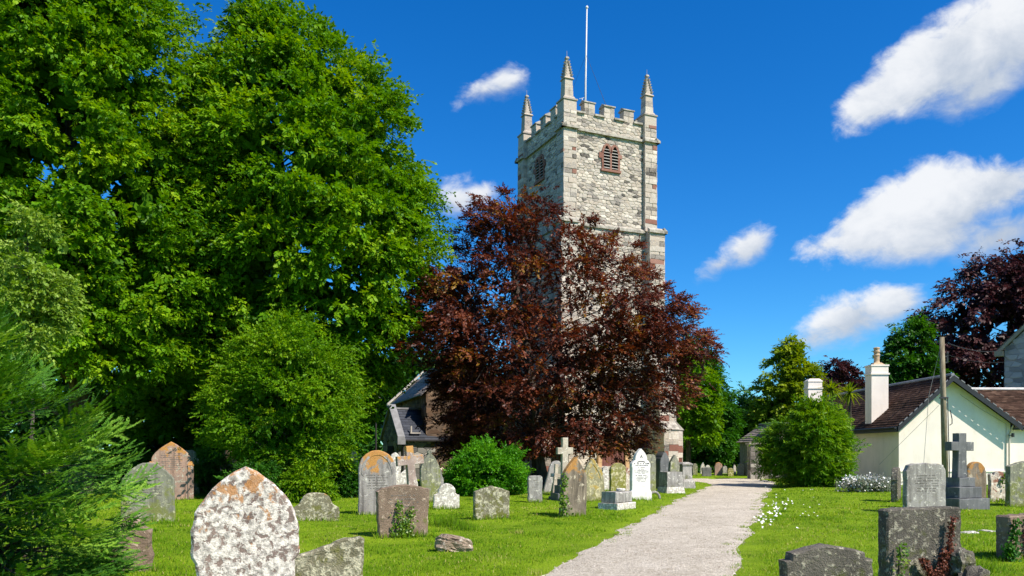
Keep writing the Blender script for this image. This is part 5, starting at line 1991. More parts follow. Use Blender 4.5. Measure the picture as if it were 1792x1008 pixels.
def crown(name, lobes, per, templ, slen, mat, parent, rng, flat=.62, droop=.3, filler=0, fsize=.35, axis=None, thr=-.25, upw=.8, tvar=.1, jitter=.32, floor=.08, shoot=.05, stemmed=False):
    N = len(lobes)
    cnt = np.maximum(3, (per * (lobes[:, 3] / lobes[:, 3].mean()) ** 2)).astype(int)
    idx = np.repeat(np.arange(N), cnt)
    m = len(idx)
    u = unit(rng.normal(size=(m, 3)) + lobes[idx, 4:7] * .75 + np.array([0, 0, .25]))
    rad = lobes[idx, 3:4] * rng.uniform(.62, 1.08, (m, 1))
    pos = lobes[idx, :3] + u * rad * np.array([1, 1, flat])
    dirv = u * np.array([1, 1, .5]) * .9 + lobes[idx, 4:7] * np.array([.7, .7, .25]) + np.array([0, 0, -droop]) + rng.normal(0, jitter, (m, 3))
    up = np.array([0, 0, upw]) + u * .4 + np.array(TOSUN) * .55 + rng.normal(0, .25, (m, 3))
    sc = slen * rng.uniform(.65, 1.25, m)
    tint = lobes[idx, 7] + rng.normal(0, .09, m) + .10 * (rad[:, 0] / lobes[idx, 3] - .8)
    out = rng.random(m) < shoot
    pos[out] += (lobes[idx[out], 4:7] + np.array([0, 0, .25])) * lobes[idx[out], 3:4] * rng.uniform(.3, .75, (out.sum(), 1))
    pos[:, 2] = np.maximum(pos[:, 2], floor)
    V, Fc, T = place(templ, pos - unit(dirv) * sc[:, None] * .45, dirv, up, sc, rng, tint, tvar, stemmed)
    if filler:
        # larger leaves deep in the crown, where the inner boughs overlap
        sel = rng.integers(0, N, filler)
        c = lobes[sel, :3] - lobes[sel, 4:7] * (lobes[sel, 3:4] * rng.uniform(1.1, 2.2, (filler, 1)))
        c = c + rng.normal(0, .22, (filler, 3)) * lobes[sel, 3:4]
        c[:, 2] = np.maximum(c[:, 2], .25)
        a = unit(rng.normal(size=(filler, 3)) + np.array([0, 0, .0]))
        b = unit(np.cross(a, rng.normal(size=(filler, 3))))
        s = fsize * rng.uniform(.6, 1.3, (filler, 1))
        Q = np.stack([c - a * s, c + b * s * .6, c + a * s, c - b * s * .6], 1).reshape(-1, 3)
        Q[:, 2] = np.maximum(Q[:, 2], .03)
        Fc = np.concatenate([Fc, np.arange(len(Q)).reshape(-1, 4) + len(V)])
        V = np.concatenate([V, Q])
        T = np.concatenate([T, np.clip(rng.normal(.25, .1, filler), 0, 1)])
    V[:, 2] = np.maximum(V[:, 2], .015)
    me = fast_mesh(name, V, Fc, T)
    return link(name, me, mat, parent)


def skeleton(name, base, top, lobes, mat, parent, rng, r0=.3, nl=40, sides=6, fork=.25, twig=0.0, stems=1, bend=.4, rl=.05):
    """trunk with limbs that reach into the lobes of the crown"""
    b = MB()
    base, top = Vector(base), Vector(top)
    H = (top - base).length
    spines = []
    for s in range(stems):
        o = Vector((rng.normal(0, .18 * (s > 0)), rng.normal(0, .18 * (s > 0)), -.15))
        e = top + Vector((rng.normal(0, .09 * H * (s > 0)), rng.normal(0, .09 * H * (s > 0)), -.12 * H * (s > 0)))
        pts = []
        for i in range(9):
            t = i / 8
            p = (base + o).lerp(e, t)
            p.x += bend * .06 * H ** .8 * math.sin(t * 5 + s * 2) * t
            p.y += bend * .045 * H ** .8 * math.sin(t * 4 + 1 + s) * t
            pts.append(p)
        rr = [r0 * (1.5 if i == 0 else 1) * (1 - .88 * i / 8) / (1 + .5 * (s > 0)) for i in range(9)]
        b.tube(pts, rr, 8)
        spines.append(pts)
    pick = rng.permutation(len(lobes))[:nl]
    for j in pick:
        c = Vector(lobes[j, :3])
        sp = spines[int(rng.integers(0, stems))]
        hz = np.clip((c.z - base.z) - (Vector((c.x, c.y, 0)) - Vector((base.x, base.y, 0))).length * rng.uniform(.3, .7), H * fork * .5, H * .92)
        t = np.clip(hz / H, 0.03, .95) * 8
        i = int(t)
        st = sp[i].lerp(sp[min(8, i + 1)], t - i)
        mid = st.lerp(c, .5) + Vector((rng.normal(0, .12), rng.normal(0, .12), rng.uniform(-.05, .35)))
        ra = rl * rng.uniform(.7, 1.4) * (1.6 - t / 8)
        b.tube([st, mid, c], [ra, ra * .65, ra * .2], 5)
        if twig:
            for _ in range(6):
                q = c + Vector(rng.normal(0, 1, 3)) * lobes[j, 3] * twig
                b.tube([mid.lerp(c, rng.uniform(.3, .9)), q], [ra * .3, .006], 3)
    return b.build(name, mat, parent)


TR = 'tall green trees at the left of the churchyard'


def big_tree(name, label, px, d, prof, n, s0, per, seed, mat, templ, slen, cat='tree', group=None, trunk=.35, filler=6000, fsize=.4, back=.35, nl=45, keep=None, bark=BARK, flat=.62, shell=.55, droop=.3, wob=.1, stems=1, twig=0, yscale=1.0, tintshift=0.0, jitter=.32, rl=.05, floor=.08, thrtop=.93, shoot=.05, tvar=.1, lvar=0.0):
    rng = np.random.default_rng(seed)
    cx = wx(px, d)
    T = empty(name, (0, 0, 0))
    T.location = (cx, d, 0)
    tag(T, label, cat, group)
    lb = lobes_from_profile(0, 0, prof, n, s0, rng, back=back, keep=keep, shell=shell, wob=wob, yscale=yscale)
    lb[:, 7] = np.clip(lb[:, 7] + tintshift + rng.normal(0, 1, len(lb)) * lvar, 0, 1)
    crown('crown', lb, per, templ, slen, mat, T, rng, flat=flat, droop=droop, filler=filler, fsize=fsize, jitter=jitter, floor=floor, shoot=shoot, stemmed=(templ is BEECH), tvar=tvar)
    zt = max(p[0] for p in prof)
    zl = [p for p in prof if p[0] == zt][0]
    skeleton('trunk', (0, 0, 0), (zl[1] * .8, 0, zt * thrtop), lb, bark, T, rng, r0=trunk, nl=nl, stems=stems, twig=twig, rl=rl)
    return T


_r = np.random.default_rng(77)
BROAD = spray_templates(_r, 6, 11, .30, .17, 55, .15, tilt=.45)
FINE = spray_templates(_r, 6, 12, .24, .12, 52, .12, tilt=.5)
BEECH = spray_templates(_r, 6, 13, .21, .145, 50, .16, tilt=.35, stem=.012)
LONG = spray_templates(_r, 6, 12, .36, .10, 48, .10, tilt=.45)
COARSE = spray_templates(_r, 5, 9, .34, .22, 55, .15, tilt=.5)


def build_trees():
    # two tall hornbeams at the left
    profB = [(2.8, -.4, 2.4), (3.6, -.4, 3.5), (4.7, -.3, 4.1), (6.1, -.1, 4.9), (7.5, 0, 5.5), (9.6, 0, 6.1), (12.4, -.1, 5.8), (14.8, -.15, 4.9), (16.6, -.5, 3.9), (17.9, -.9, 2.9), (19.2, -1.3, 1.5), (20.0, -1.5, .5)]
    big_tree('hornbeam_tree', 'tall broad green tree standing left of the copper beech and tower', 532, 33.0, profB, 500, .80, 26, 5, GREEN, BROAD, .62, group=TR, trunk=.45, filler=19000, fsize=.30, wob=.07)
    profA = [(3.6, 0, 3.2), (4.6, 0, 4.6), (6.5, 0, 5.1), (9.7, 0, 5.3), (13, -.1, 5.0), (16.9, -.2, 4.3), (19.0, -.3, 3.2), (21.5, -.5, 1.2)]
    big_tree('hornbeam_tree', 'tallest green tree at the left edge, its top cut by the frame', 140, 29.0, profA, 460, .78, 25, 6, GREEN, BROAD, .57, group=TR, trunk=.42, filler=19000, fsize=.30, wob=.07)
    big_tree('hornbeam_tree', 'dark green tree filling the gap behind the two tall trees', 345, 40.0, [(2, 0, 3.5), (6, 0, 4.2), (11, 0, 4.0), (15, 0, 3.2), (18, 0, 1.5)], 110, 1.2, 26, 66, GREEN, COARSE, .85, group=TR, trunk=.35, filler=5000, fsize=.45, nl=20, back=.15, tintshift=-.1)
    profC = [(4.0, 0, .5), (4.8, 0, .85), (5.8, 0, .9), (6.7, .1, .65), (7.3, .15, .2)]
    big_tree('sapling_tree', 'slender pale green tree above the yew at the left edge', 50, 19.5, profC, 34, .42, 36, 7, PALE, FINE, .42, trunk=.07, filler=300, fsize=.12, nl=22, rl=.02, tintshift=.08)
    # shrubby tree in front of them
    profD = [(1.35, .2, 1.5), (2.0, 0, 2.2), (2.8, -.05, 2.45), (3.8, 0, 2.35), (4.8, .05, 1.85), (5.5, .0, 1.2), (6.0, -.15, .45)]
    big_tree('small_tree', 'round bushy light green small tree in front of the tall trees', 512, 27.0, [(1.5 + (z - 1.6) * 1.06, x * 1.06, r * 1.03) for z, x, r in profD], 140, .62, 36, 8, SHRUB, FINE, .46, trunk=.12, filler=4500, fsize=.2, nl=40, stems=3, rl=.03, droop=-.1, flat=.8, wob=.2, shell=.4, jitter=.45, shoot=.09)
    # copper beech before the tower
    profE = [(1.5, 0, 3.6), (2.2, .2, 4.6), (3.3, .3, 5.0), (4.5, .35, 5.4), (5.8, .4, 5.85), (6.9, .3, 5.4), (8.0, -.1, 4.5), (9.3, -.2, 3.2), (10.5, -.8, 2.2), (11.3, -1.4, 1.2), (11.9, -1.65, .4)]

    profE = [(1.6 + (z - 1.6) * 1.097, x * 1.097, r * 1.097) for z, x, r in profE]

    def keepE(p, r):
        x, z = p[0] / 1.097, 1.6 + (p[2] - 1.6) / 1.097
        thin = 0.0
        if x > .5 and z > 7.7:
            thin = .52
        elif x > 2.5 and z > 6.0:
            thin = .08
        elif z > 9.2:
            thin = .35
        return r.random() > thin
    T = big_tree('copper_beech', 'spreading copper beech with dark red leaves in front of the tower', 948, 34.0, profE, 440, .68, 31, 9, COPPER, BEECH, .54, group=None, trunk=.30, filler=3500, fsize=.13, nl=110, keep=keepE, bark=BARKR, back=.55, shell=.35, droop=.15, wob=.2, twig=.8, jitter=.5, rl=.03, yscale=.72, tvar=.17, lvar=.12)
    # spurs that stand out of the outline
    rng = np.random.default_rng(19)
    sp = []
    for px, py in ((832, 352), (880, 330), (815, 372), (850, 385), (905, 360), (862, 360), (830, 400), (800, 432), (790, 470), (752, 500), (1040, 380), (1075, 408), (1120, 425), (1105, 455), (1150, 478), (1190, 520), (1215, 550), (1238, 585), (1180, 545), (1242, 600), (1222, 622), (1200, 650), (705, 600), (712, 560), (722, 640), (1170, 500), (1130, 470), (1190, 575), (1205, 600), (1160, 610), (1180, 640)):
        d = 34 + rng.uniform(-1.5, 1.5)
        p = np.array([wx(px, d) - T.location.x, d - 34, wz(py, d)])
        o = unit(np.array([p[0], 0, .6 * (p[2] - 5)]))
        sp.append([*(p - o * .25), .34, *o, .55])
    sp = np.array(sp)
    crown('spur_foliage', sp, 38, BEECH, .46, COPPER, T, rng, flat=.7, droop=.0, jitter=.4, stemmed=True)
    skeleton('spur_branch', (0, 0, 2.0), (-1.0, 0, 9.5), sp, BARKR, T, rng, r0=.08, nl=40, rl=.03, twig=.7)
    # right of the tower, in the distance
    prof = [(0.3, 0, 2.4), (2, 0, 2.9), (4, 0, 2.9), (6, -.3, 2.5), (8, -.6, 1.9), (9.4, -.5, 1.0), (10.1, -.3, .4)]
    big_tree('broadleaf_tree', 'deep green tree just right of the tower foot, beyond the far graves', 1225, 62.0, prof, 120, .75, 20, 21, DEEP, COARSE, .75, trunk=.25, filler=1800, fsize=.35, nl=20, back=.2)
    prof = [(2, 0, 2.2), (4, 0, 3.0), (6, 0, 3.1), (8, .2, 2.4), (9.6, .3, 1.4), (10.7, .3, .4)]
    big_tree('broadleaf_tree', 'yellow-green tree rising behind the far graves and the round bush', 1375, 66.0, prof, 120, .75, 20, 22, OLIVE, COARSE, .75, trunk=.25, filler=1800, fsize=.35, nl=20, back=.2, tintshift=-.05)
    prof = [(0.3, 0, 2.4), (2, 0, 2.9), (4, 0, 2.7), (5.6, 0, 2.0), (6.8, 0, .8)]
    big_tree('broadleaf_tree', 'lower dark green tree between the two taller far trees', 1300, 70.0, prof, 100, .75, 20, 23, DEEP, COARSE, .75, trunk=.22, filler=1800, fsize=.35, nl=14, back=.2, tintshift=-.1)
    prof = [(4, -.5, 1.0), (6, -.5, 1.8), (8, -.4, 1.8), (9.5, -.3, 1.3), (10.6, -.2, .5)]
    big_tree('broadleaf_tree', 'green tree against the right side of the tower', 1205, 52.0, [(2, 0, 1.6), (4, 0, 2.0), (6, 0, 1.9), (7.6, -.1, 1.3), (8.9, -.2, .4)], 70, .6, 24, 24, SHRUB, COARSE, .6, trunk=.2, filler=700, fsize=.4, nl=14, back=.3)
    prof = [(5, 0, 2.6), (8, 0, 3.2), (10, .3, 2.4), (11.6, 0, 1.0)]
    big_tree('purple_tree', 'small distant purple-leaved tree behind the cottage chimneys', 1462, 92.0, prof, 60, .9, 24, 25, PURPLE, COARSE, .9, trunk=.25, filler=900, fsize=.4, nl=14, back=.2)
    # purple beech behind the cottage
    prof = [(4.5, 0, 5.6), (7, 0, 6.6), (10, .2, 6.8), (12.5, .4, 5.9), (14.2, .8, 4.4), (15.6, 1.0, 3.0), (16.8, 1.2, 1.4)]
    big_tree('purple_beech', 'large dark purple beech towering behind the cottage roof at right', 1752, 60.0, prof, 220, 1.0, 26, 26, PURPLE, COARSE, .8, trunk=.5, filler=3500, fsize=.4, nl=60, back=.25, wob=.12, shell=.4, twig=.7, bark=BARKR, jitter=.45)
    prof = [(4, 0, 2.0), (6, 0, 2.3), (8, 0, 2.0), (9.8, .2, 1.2), (10.6, .3, .4)]
    big_tree('broadleaf_tree', 'dark green tree tucked under the left side of the purple beech', 1590, 57.0, prof, 70, .8, 26, 27, DEEP, COARSE, .7, trunk=.22, filler=1200, fsize=.3, nl=14, back=.2, tintshift=-.05)
    # round bush by the path and the bush in the middle
    prof = [(.25, .25, 1.25), (.9, .1, 1.72), (1.7, -.05, 1.9), (2.5, .0, 1.72), (3.1, .1, 1.15), (3.5, .15, .5)]
    big_tree('round_bush', 'large round evergreen bush beside the path at the left of the cottage', 1413, 36.0, prof, 110, .52, 40, 28, BAY, LONG, .48, cat='bush', trunk=.12, filler=2500, fsize=.25, nl=24, stems=3, rl=.02, droop=-.05, flat=.8, wob=.2, jitter=.45, shoot=.10)
    prof = [(.15, 0, 1.35), (.6, 0, 1.5), (1.1, 0, 1.35), (1.5, .1, .95), (1.85, .1, .4)]
    big_tree('green_bush', 'bright green low bush among the headstones in the middle', 852, 29.0, prof, 90, .34, 26, 29, BRIGHT, FINE, .36, cat='bush', trunk=.05, filler=1500, fsize=.14, nl=20, stems=3, rl=.015, droop=-.15, flat=.85, shoot=.12, wob=.2, jitter=.4)
    # undergrowth at the foot of the small tree
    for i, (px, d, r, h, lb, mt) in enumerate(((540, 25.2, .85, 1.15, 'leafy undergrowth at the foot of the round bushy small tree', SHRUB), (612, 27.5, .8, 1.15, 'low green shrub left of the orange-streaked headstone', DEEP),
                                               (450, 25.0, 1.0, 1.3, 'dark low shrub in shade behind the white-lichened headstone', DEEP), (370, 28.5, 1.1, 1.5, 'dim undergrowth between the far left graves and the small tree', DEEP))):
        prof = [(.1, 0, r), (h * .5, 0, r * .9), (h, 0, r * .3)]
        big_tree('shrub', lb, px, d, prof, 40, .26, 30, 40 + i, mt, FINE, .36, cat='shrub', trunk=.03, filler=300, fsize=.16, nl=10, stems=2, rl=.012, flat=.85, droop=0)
    # woodland mass behind the left trees, and the distant tree belt
    rng = np.random.default_rng(50)
    lb = []
    for i in range(260):
        x, y, z = rng.uniform(-34, -9.5), rng.uniform(37.5, 45), rng.uniform(0, 1) ** 1.3 * 13 + .6
        if x > -12 and z > 10:
            continue
        lb.append([x, y, z, 1.5 * rng.uniform(.7, 1.2), 0, -1, .1, .35])
    for i in range(120):
        lb.append([rng.uniform(-22, -2), rng.uniform(63, 66), rng.uniform(.5, 9.5), 1.6, 0, -1, .1, .4])
    lb = np.array(lb)
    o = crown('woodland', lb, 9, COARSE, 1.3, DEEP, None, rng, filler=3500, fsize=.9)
    tag(o, 'dark mass of woodland behind the tall trees and the church', 'woodland', kind='stuff')
    lb = []
    for i in range(240):
        x = rng.uniform(-90, 130)
        y = 98 + 10 * math.sin(x * .05) + rng.uniform(-3, 3)
        top = 6.5 + 1.5 * math.sin(x * .23) + 1.0 * math.sin(x * .61)
        lb.append([x, y, rng.uniform(.4, top), 2.2, 0, -1, .2, np.clip(rng.normal(.4, .15), 0, 1)])
    o = crown('tree_belt', np.array(lb), 7, COARSE, 1.5, DEEP, None, rng, filler=3000, fsize=1.3)
    tag(o, 'far belt of green trees closing the view behind the churchyard', 'trees', kind='stuff')
    lb = []
    for i in range(120):
        x = rng.uniform(8.5, 21)
        lb.append([x, 75 + rng.uniform(-2, 2), rng.uniform(.4, 5.5), 1.5, 0, -1, .2, np.clip(rng.normal(.35, .12), 0, 1)])
    o = crown('hedge', np.array(lb), 14, COARSE, 1.0, DEEP, None, rng, filler=1800, fsize=.8)
    tag(o, 'dark hedge bank behind the far headstones', 'hedge', kind='stuff')


build_trees()


def build_yew():
    rng = np.random.default_rng(61)
    d = 7.6
    T = empty('yew_bush', (wx(-102, d), d, 0))
    tag(T, 'dark green yew bush with needle sprays at the lower left edge', 'bush')
    # bough template: a stem with side twigs, needles in two ranks
    templ = []
    for v in range(5):
        tri = []
        NT_ = 9
        for k in range(NT_):
            t = (k + .5) / NT_
            side = 1 if k % 2 else -1
            a = R(46) * side + rng.normal(0, .15)
            if k == NT_ - 1:
                a = 0
            l = (.36 * (1 - t) + .26) * rng.uniform(.75, 1.2)
            o = np.array([t * .8, 0, .10 * t * t - .02 + rng.normal(0, .015)])
            dd = unit(np.array([math.cos(a), math.sin(a), rng.normal(.12, .12)]))
            lat = unit(np.cross([0, 0, 1], dd))
            nn = int(l / .021) + 4
            for q in range(nn):
                s = (q + .5) / nn
                b = o + dd * l * s + np.array([0, 0, .03 * s * s])
                sd = 1 if q % 2 else -1
                na = R(62) * sd * (1 - .45 * s) + rng.normal(0, .10)
                nd = dd * math.cos(na) + lat * math.sin(na) + np.array([0, 0, rng.normal(.10, .14)])
                nl = .082 * rng.uniform(.85, 1.1) * (1 - .35 * s)
                wv = unit(np.cross(nd, [0, 0, 1])) * .017 + np.array([0, 0, rng.normal(0, .004)])
                tri.append([b - wv, b + wv, b + nd * nl])
        templ.append(np.array(tri))
    prof = [(.1, 0, 1.45), (.5, 0, 1.66), (1.0, 0, 1.68), (1.5, 0, 1.62), (1.95, 0, 1.36), (2.4, 0, 1.0), (2.72, -.05, .6), (2.95, -.1, .25)]
    lb = lobes_from_profile(0, 0, prof, 185, .30, rng, back=.25, wob=.06, shell=.6)
    cnt = 5
    idx = np.repeat(np.arange(len(lb)), cnt)
    m = len(idx)
    u = unit(rng.normal(size=(m, 3)) * .8 + lb[idx, 4:7])
    pos = lb[idx, :3] + u * lb[idx, 3:4] * rng.uniform(.1, 1.0, (m, 1))
    pos[:, 2] = np.maximum(pos[:, 2], .12)
    dirv = lb[idx, 4:7] * np.array([1, 1, .5]) + u * .35 + np.array([0, 0, .16]) + rng.normal(0, .17, (m, 3))
    up = np.array([0, 0, .7]) + lb[idx, 4:7] * .45 + np.array(TOSUN) * .7 + rng.normal(0, .16, (m, 3))
    sc = .50 * rng.uniform(.7, 1.25, m)
    tint = np.clip(lb[idx, 7] - .02 + rng.normal(0, .13, m), 0, 1)
    V, Fc, Tt = place(templ, pos - unit(dirv) * sc[:, None] * .5, dirv, up, sc, rng, tint, .08)
    V[:, 2] = np.maximum(V[:, 2], .02)
    link('needle_spray', fast_mesh('needle_spray', V, Fc, Tt), YEW, T)
    # inner foliage
    n = 10000
    sel = rng.integers(0, len(lb), n)
    c = lb[sel, :3] - lb[sel, 4:7] * rng.uniform(.35, .85, (n, 1)) + rng.normal(0, .12, (n, 3))
    c[:, 2] = np.maximum(c[:, 2], .1)
    a = unit(rng.normal(size=(n, 3)))
    b = unit(np.cross(a, rng.normal(size=(n, 3))))
    s = .045 * rng.uniform(.6, 1.3, (n, 1))
    Q = np.stack([c - a * s, c + b * s * .4, c + a * s, c - b * s * .4], 1).reshape(-1, 3)
    Q[:, 2] = np.maximum(Q[:, 2], .02)
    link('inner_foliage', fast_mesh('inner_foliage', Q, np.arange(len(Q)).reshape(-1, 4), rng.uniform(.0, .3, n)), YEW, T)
    skeleton('trunk', (0, 0, 0), (0, 0, 1.7), lb, BARKR, T, rng, r0=.10, nl=90, stems=3, rl=.016)


build_yew()


def build_palm():
    """spiky rosettes over the round bush, in front of the cottage roof"""
    rng = np.random.default_rng(71)
    for px, py, d, lb in ((1455, 678, 38.8, 'taller spiky green palm-like plant showing over the round bush'), (1487, 684, 39.2, 'spiky green palm-like plant nearest the cottage eaves')):
        T = empty('cabbage_palm', (wx(px, d), d, 0))
        T.location.x = min(T.location.x, wx(1573, 37) - .75)
        tag(T, lb, 'palm')
        h = wz(py, d) - .1
        b = MB()
        b.tube([(0, 0, -.1), (.05, 0, h * .5), (0, 0, h)], [.09, .07, .06], 7)
        b.build('trunk', BARK, T)
        V, Fc, Tt = [], [], []
        for i in range(90):
            dr = unit(rng.normal(size=3) + np.array([0, 0, .35]))
            l = rng.uniform(.5, .85)
            s = unit(np.cross(dr, [.1, .2, 1])) * .028
            p0 = np.array([0, 0, h])
            p1 = p0 + dr * l * .55
            p2 = p0 + dr * l + np.array([0, 0, -.22 * l])
            k = len(V)
            V += [p0 - s, p0 + s, p1 + s, p1 - s, p2 + s * .1, p2 - s * .1]
            Fc += [(k, k + 1, k + 2, k + 3), (k + 3, k + 2, k + 4, k + 5)]
            t = rng.uniform(.2, .9)
            Tt += [t, t]
        link('rosette', fast_mesh('rosette', np.array(V), np.array(Fc), np.array(Tt)), OLIVE, T)


build_palm()


# ------------------------------------------------------------------ climbers, flowers, grass
def climber(name, label, cat, pts, mat, rng, n, size, spread, thick=.04, stem=True, front=None, parent_rot=None, up=.3):
    """leaves along paths (world points) on the face of a stone"""
    V, Tt = [], []
    b = MB()
    nv = front
    for P in pts:
        P = [Vector(p) for p in P]
        if stem:
            b.tube(P, [.012] * (len(P) - 1) + [.004], 4)
        for i in range(n):
            t = rng.random() * (len(P) - 1)
            k = int(t)
            c = P[k].lerp(P[k + 1], t - k)
            sp = spread * (1 - .5 * t / (len(P) - 1))
            c = c + Vector((rng.normal(0, sp), 0, rng.normal(0, sp * .8))) + nv * rng.uniform(0, thick)
            a = unit(np.array([rng.normal(0, .7), rng.normal(0, .3), rng.normal(up, .7)]))
            nr = unit(np.array(nv) + rng.normal(0, .45, 3))
            w = unit(np.cross(nr, a))
            s = size * rng.uniform(.6, 1.3)
            c = np.array(c)
            V += [c - a * s, c + w * s * .75, c + a * s, c - w * s * .75]
            Tt.append(np.clip(rng.normal(.5, .25), 0, 1))
    T = empty(name, pts[0][0])
    T.location.z = 0
    V = np.array(V) - np.array(T.location)
    V[:, 2] = np.maximum(V[:, 2], .01)
    link('leaves', fast_mesh('leaves', V, np.arange(len(V)).reshape(-1, 4), np.array(Tt)), mat, T)
    if stem:
        o = b.build('stem', BARK, T)
        o.location = -T.location
    tag(T, label, cat)
    return T


def build_small_growth():
    rng = np.random.default_rng(81)

    def on(key, fx, z, off=.02):
        o, w, h, d = STONE_AT[key]
        th = .09 if key not in (36, 30) else .12
        a = o.rotation_euler.z
        loc = o.location
        lx, ly = fx * w, -th - off
        return (loc.x + lx * math.cos(a) - ly * math.sin(a), loc.y + lx * math.sin(a) + ly * math.cos(a), z * h)
    fr = lambda key: Vector((math.sin(STONE_AT[key][0].rotation_euler.z), -math.cos(STONE_AT[key][0].rotation_euler.z), 0))
    climber('ivy', 'green ivy climbing the middle of the brown flared headstone', 'ivy',
            [[on(9, -.2, 0), on(9, -.12, .35), on(9, -.1, .7)], [on(9, .0, 0), on(9, .1, .35), on(9, .14, .6)], [on(9, -.1, 0), on(9, 0, .2), on(9, -.02, .4)]], IVY, rng, 190, .022, .075, .10, front=fr(9))
    climber('ivy', 'ivy on the left edge of the tall leaning brown headstone', 'ivy',
            [[on(14, -.5, 0), on(14, -.52, .35), on(14, -.46, .7)]], IVY, rng, 230, .035, .07, .14, front=fr(14))
    climber('red_creeper', 'dark red creeper climbing the right half of the large dark headstone', 'creeper',
            [[on(30, .17, 0), on(30, .22, .35), on(30, .27, .6), on(30, .31, .9)], [on(30, .15, .0), on(30, .15, .3), on(30, .2, .5)], [on(30, .12, .15), on(30, -.02, .3), on(30, -.1, .42)]], REDCREEP, rng, 420, .016, .034, .045, front=fr(30))
    climber('ivy', 'small green ivy at the foot of the large dark headstone', 'ivy',
            [[on(30, .0, -.0, .1), on(30, .12, .15, .1)], [on(30, .2, 0, .1), on(30, .3, .12, .1)], [on(30, -.4, .2), on(30, -.38, .6)]], IVY, rng, 90, .02, .05, .08, front=fr(30))
    climber('ivy', 'ivy hanging on the left side of the thick mossy headstone at the right edge', 'ivy',
            [[on(36, -.52, 0), on(36, -.52, .5), on(36, -.45, .95)], [on(36, -.6, .1, .0), on(36, -.62, .4, .0)]], DEEP, rng, 190, .03, .05, .1, front=fr(36))
    climber('red_creeper', 'rusty creeper on the face of the thick mossy headstone at the right edge', 'creeper',
            [[on(36, -.1, 0), on(36, -.16, .5), on(36, -.1, .95)], [on(36, .05, .1), on(36, .15, .3)]], REDCREEP, rng, 300, .018, .05, .05, front=fr(36))
    climber('ivy', 'ivy sprig on the top of the red and white ragged headstone', 'ivy',
            [[on(34, .1, .6), on(34, .2, .9)], [on(34, -.1, 0), on(34, -.05, .15)]], IVY, rng, 60, .035, .06, .08, front=fr(34))
    # white flowering shrub beside the cottage
    d = 31.0
    x0 = wx(1520, d)
    T = empty('flowering_shrub', (x0, d, 0))
    tag(T, 'low grey-leaved shrub covered in white flowers below the cottage wall', 'shrub')
    lb = []
    for i in range(60):
        th, f = rng.uniform(0, 6.28), math.sqrt(rng.random())
        lb.append([math.cos(th) * f * 1.05, math.sin(th) * f * .6, rng.uniform(.1, .62) * (1 - .45 * f), .22, math.cos(th) * .6, math.sin(th) * .6, .6, .4])
    lb = np.array(lb)
    SILVER = leaf_mat('silver_leaf', [(0, (.12, .14, .10)), (.5, (.25, .28, .2)), (1, (.45, .48, .38))], .2)
    crown('foliage', lb, 22, FINE, .22, SILVER, T, rng, flat=.9, droop=-.1, filler=500, fsize=.1)
    n = 900
    sel = rng.integers(0, len(lb), n)
    c = lb[sel, :3] + unit(rng.normal(size=(n, 3)) + np.array([0, -.3, .9])) * (.22 + rng.uniform(0, .1, (n, 1)))
    c[:, 0] += -.15 * (c[:, 2] > .5)
    a = unit(rng.normal(size=(n, 3)) + np.array([0, -.2, .3]))
    b = unit(np.cross(a, rng.normal(size=(n, 3))))
    e = np.cross(a, b)
    s = .032 * rng.uniform(.6, 1.3, (n, 1))
    Q = np.stack([c - b * s, c + e * s, c + b * s, c - e * s], 1).reshape(-1, 3)
    Q[:, 2] = np.maximum(Q[:, 2], .02)
    link('flowers', fast_mesh('flowers', Q, np.arange(len(Q)).reshape(-1, 4), rng.random(n)), PETAL, T)
    # pinkish flowers left of the bright bush
    d = 30.5
    T = empty('flower_clump', (wx(785, d), d, 0))
    tag(T, 'clump of pale pink and cream flowers between the finialled headstone and the bright bush', 'flowers')
    lb = np.array([[rng.normal(0, .45), rng.normal(0, .25), rng.uniform(.2, 1.0), .2, 0, -.5, .6, .5] for i in range(26)])
    crown('foliage', lb, 14, FINE, .24, SHRUB, T, rng, flat=.9, droop=-.1)
    n = 260
    sel = rng.integers(0, len(lb), n)
    c = lb[sel, :3] + unit(rng.normal(size=(n, 3)) + np.array([0, -.6, .6])) * .22
    a = unit(rng.normal(size=(n, 3)))
    b = unit(np.cross(a, rng.normal(size=(n, 3))))
    e = np.cross(a, b)
    s = .045 * rng.uniform(.6, 1.3, (n, 1))
    Q = np.stack([c - b * s, c + e * s, c + b * s, c - e * s], 1).reshape(-1, 3)
    link('flowers', fast_mesh('flowers', Q, np.arange(len(Q)).reshape(-1, 4), rng.random(n)), PINKPETAL, T)
    # daisies in the grass right of the path
    V, Tt = [], []
    pts = []
    for i in range(75):
        t = rng.random()
        px = 1332 + 52 * t + rng.normal(0, 9)
        py = 918 - 42 * t + rng.normal(0, 5)
        pts.append((px, py, 1))
    for i in range(34):
        pts.append((rng.uniform(1325, 1440), rng.uniform(850, 935), .8))
    for px, py, k in pts:
        gx, gy = gp(px, py)
        z = float(ground_h(np.array([gx]), np.array([gy]))[0]) + rng.uniform(.06, .10)
        r = rng.uniform(.016, .030) * k
        tx, ty = rng.normal(0, .3), rng.normal(-.35, .3)
        ring = [np.array([gx + r * math.cos(q), gy + r * math.sin(q), z + tx * r * math.cos(q) + ty * r * math.sin(q) * -1]) for q in np.arange(6) * math.pi / 3]
        V += [ring[0], ring[1], ring[2], ring[3], ring[3], ring[4], ring[5], ring[0]]
    n = len(V) // 4
    o = link('daisies', fast_mesh('daisies', np.array(V), np.arange(len(V)).reshape(-1, 4), np.full(n, .5)), PETAL)
    tag(o, 'white daisies scattered in the grass at the right edge of the path', 'daisies', kind='stuff')


build_small_growth()


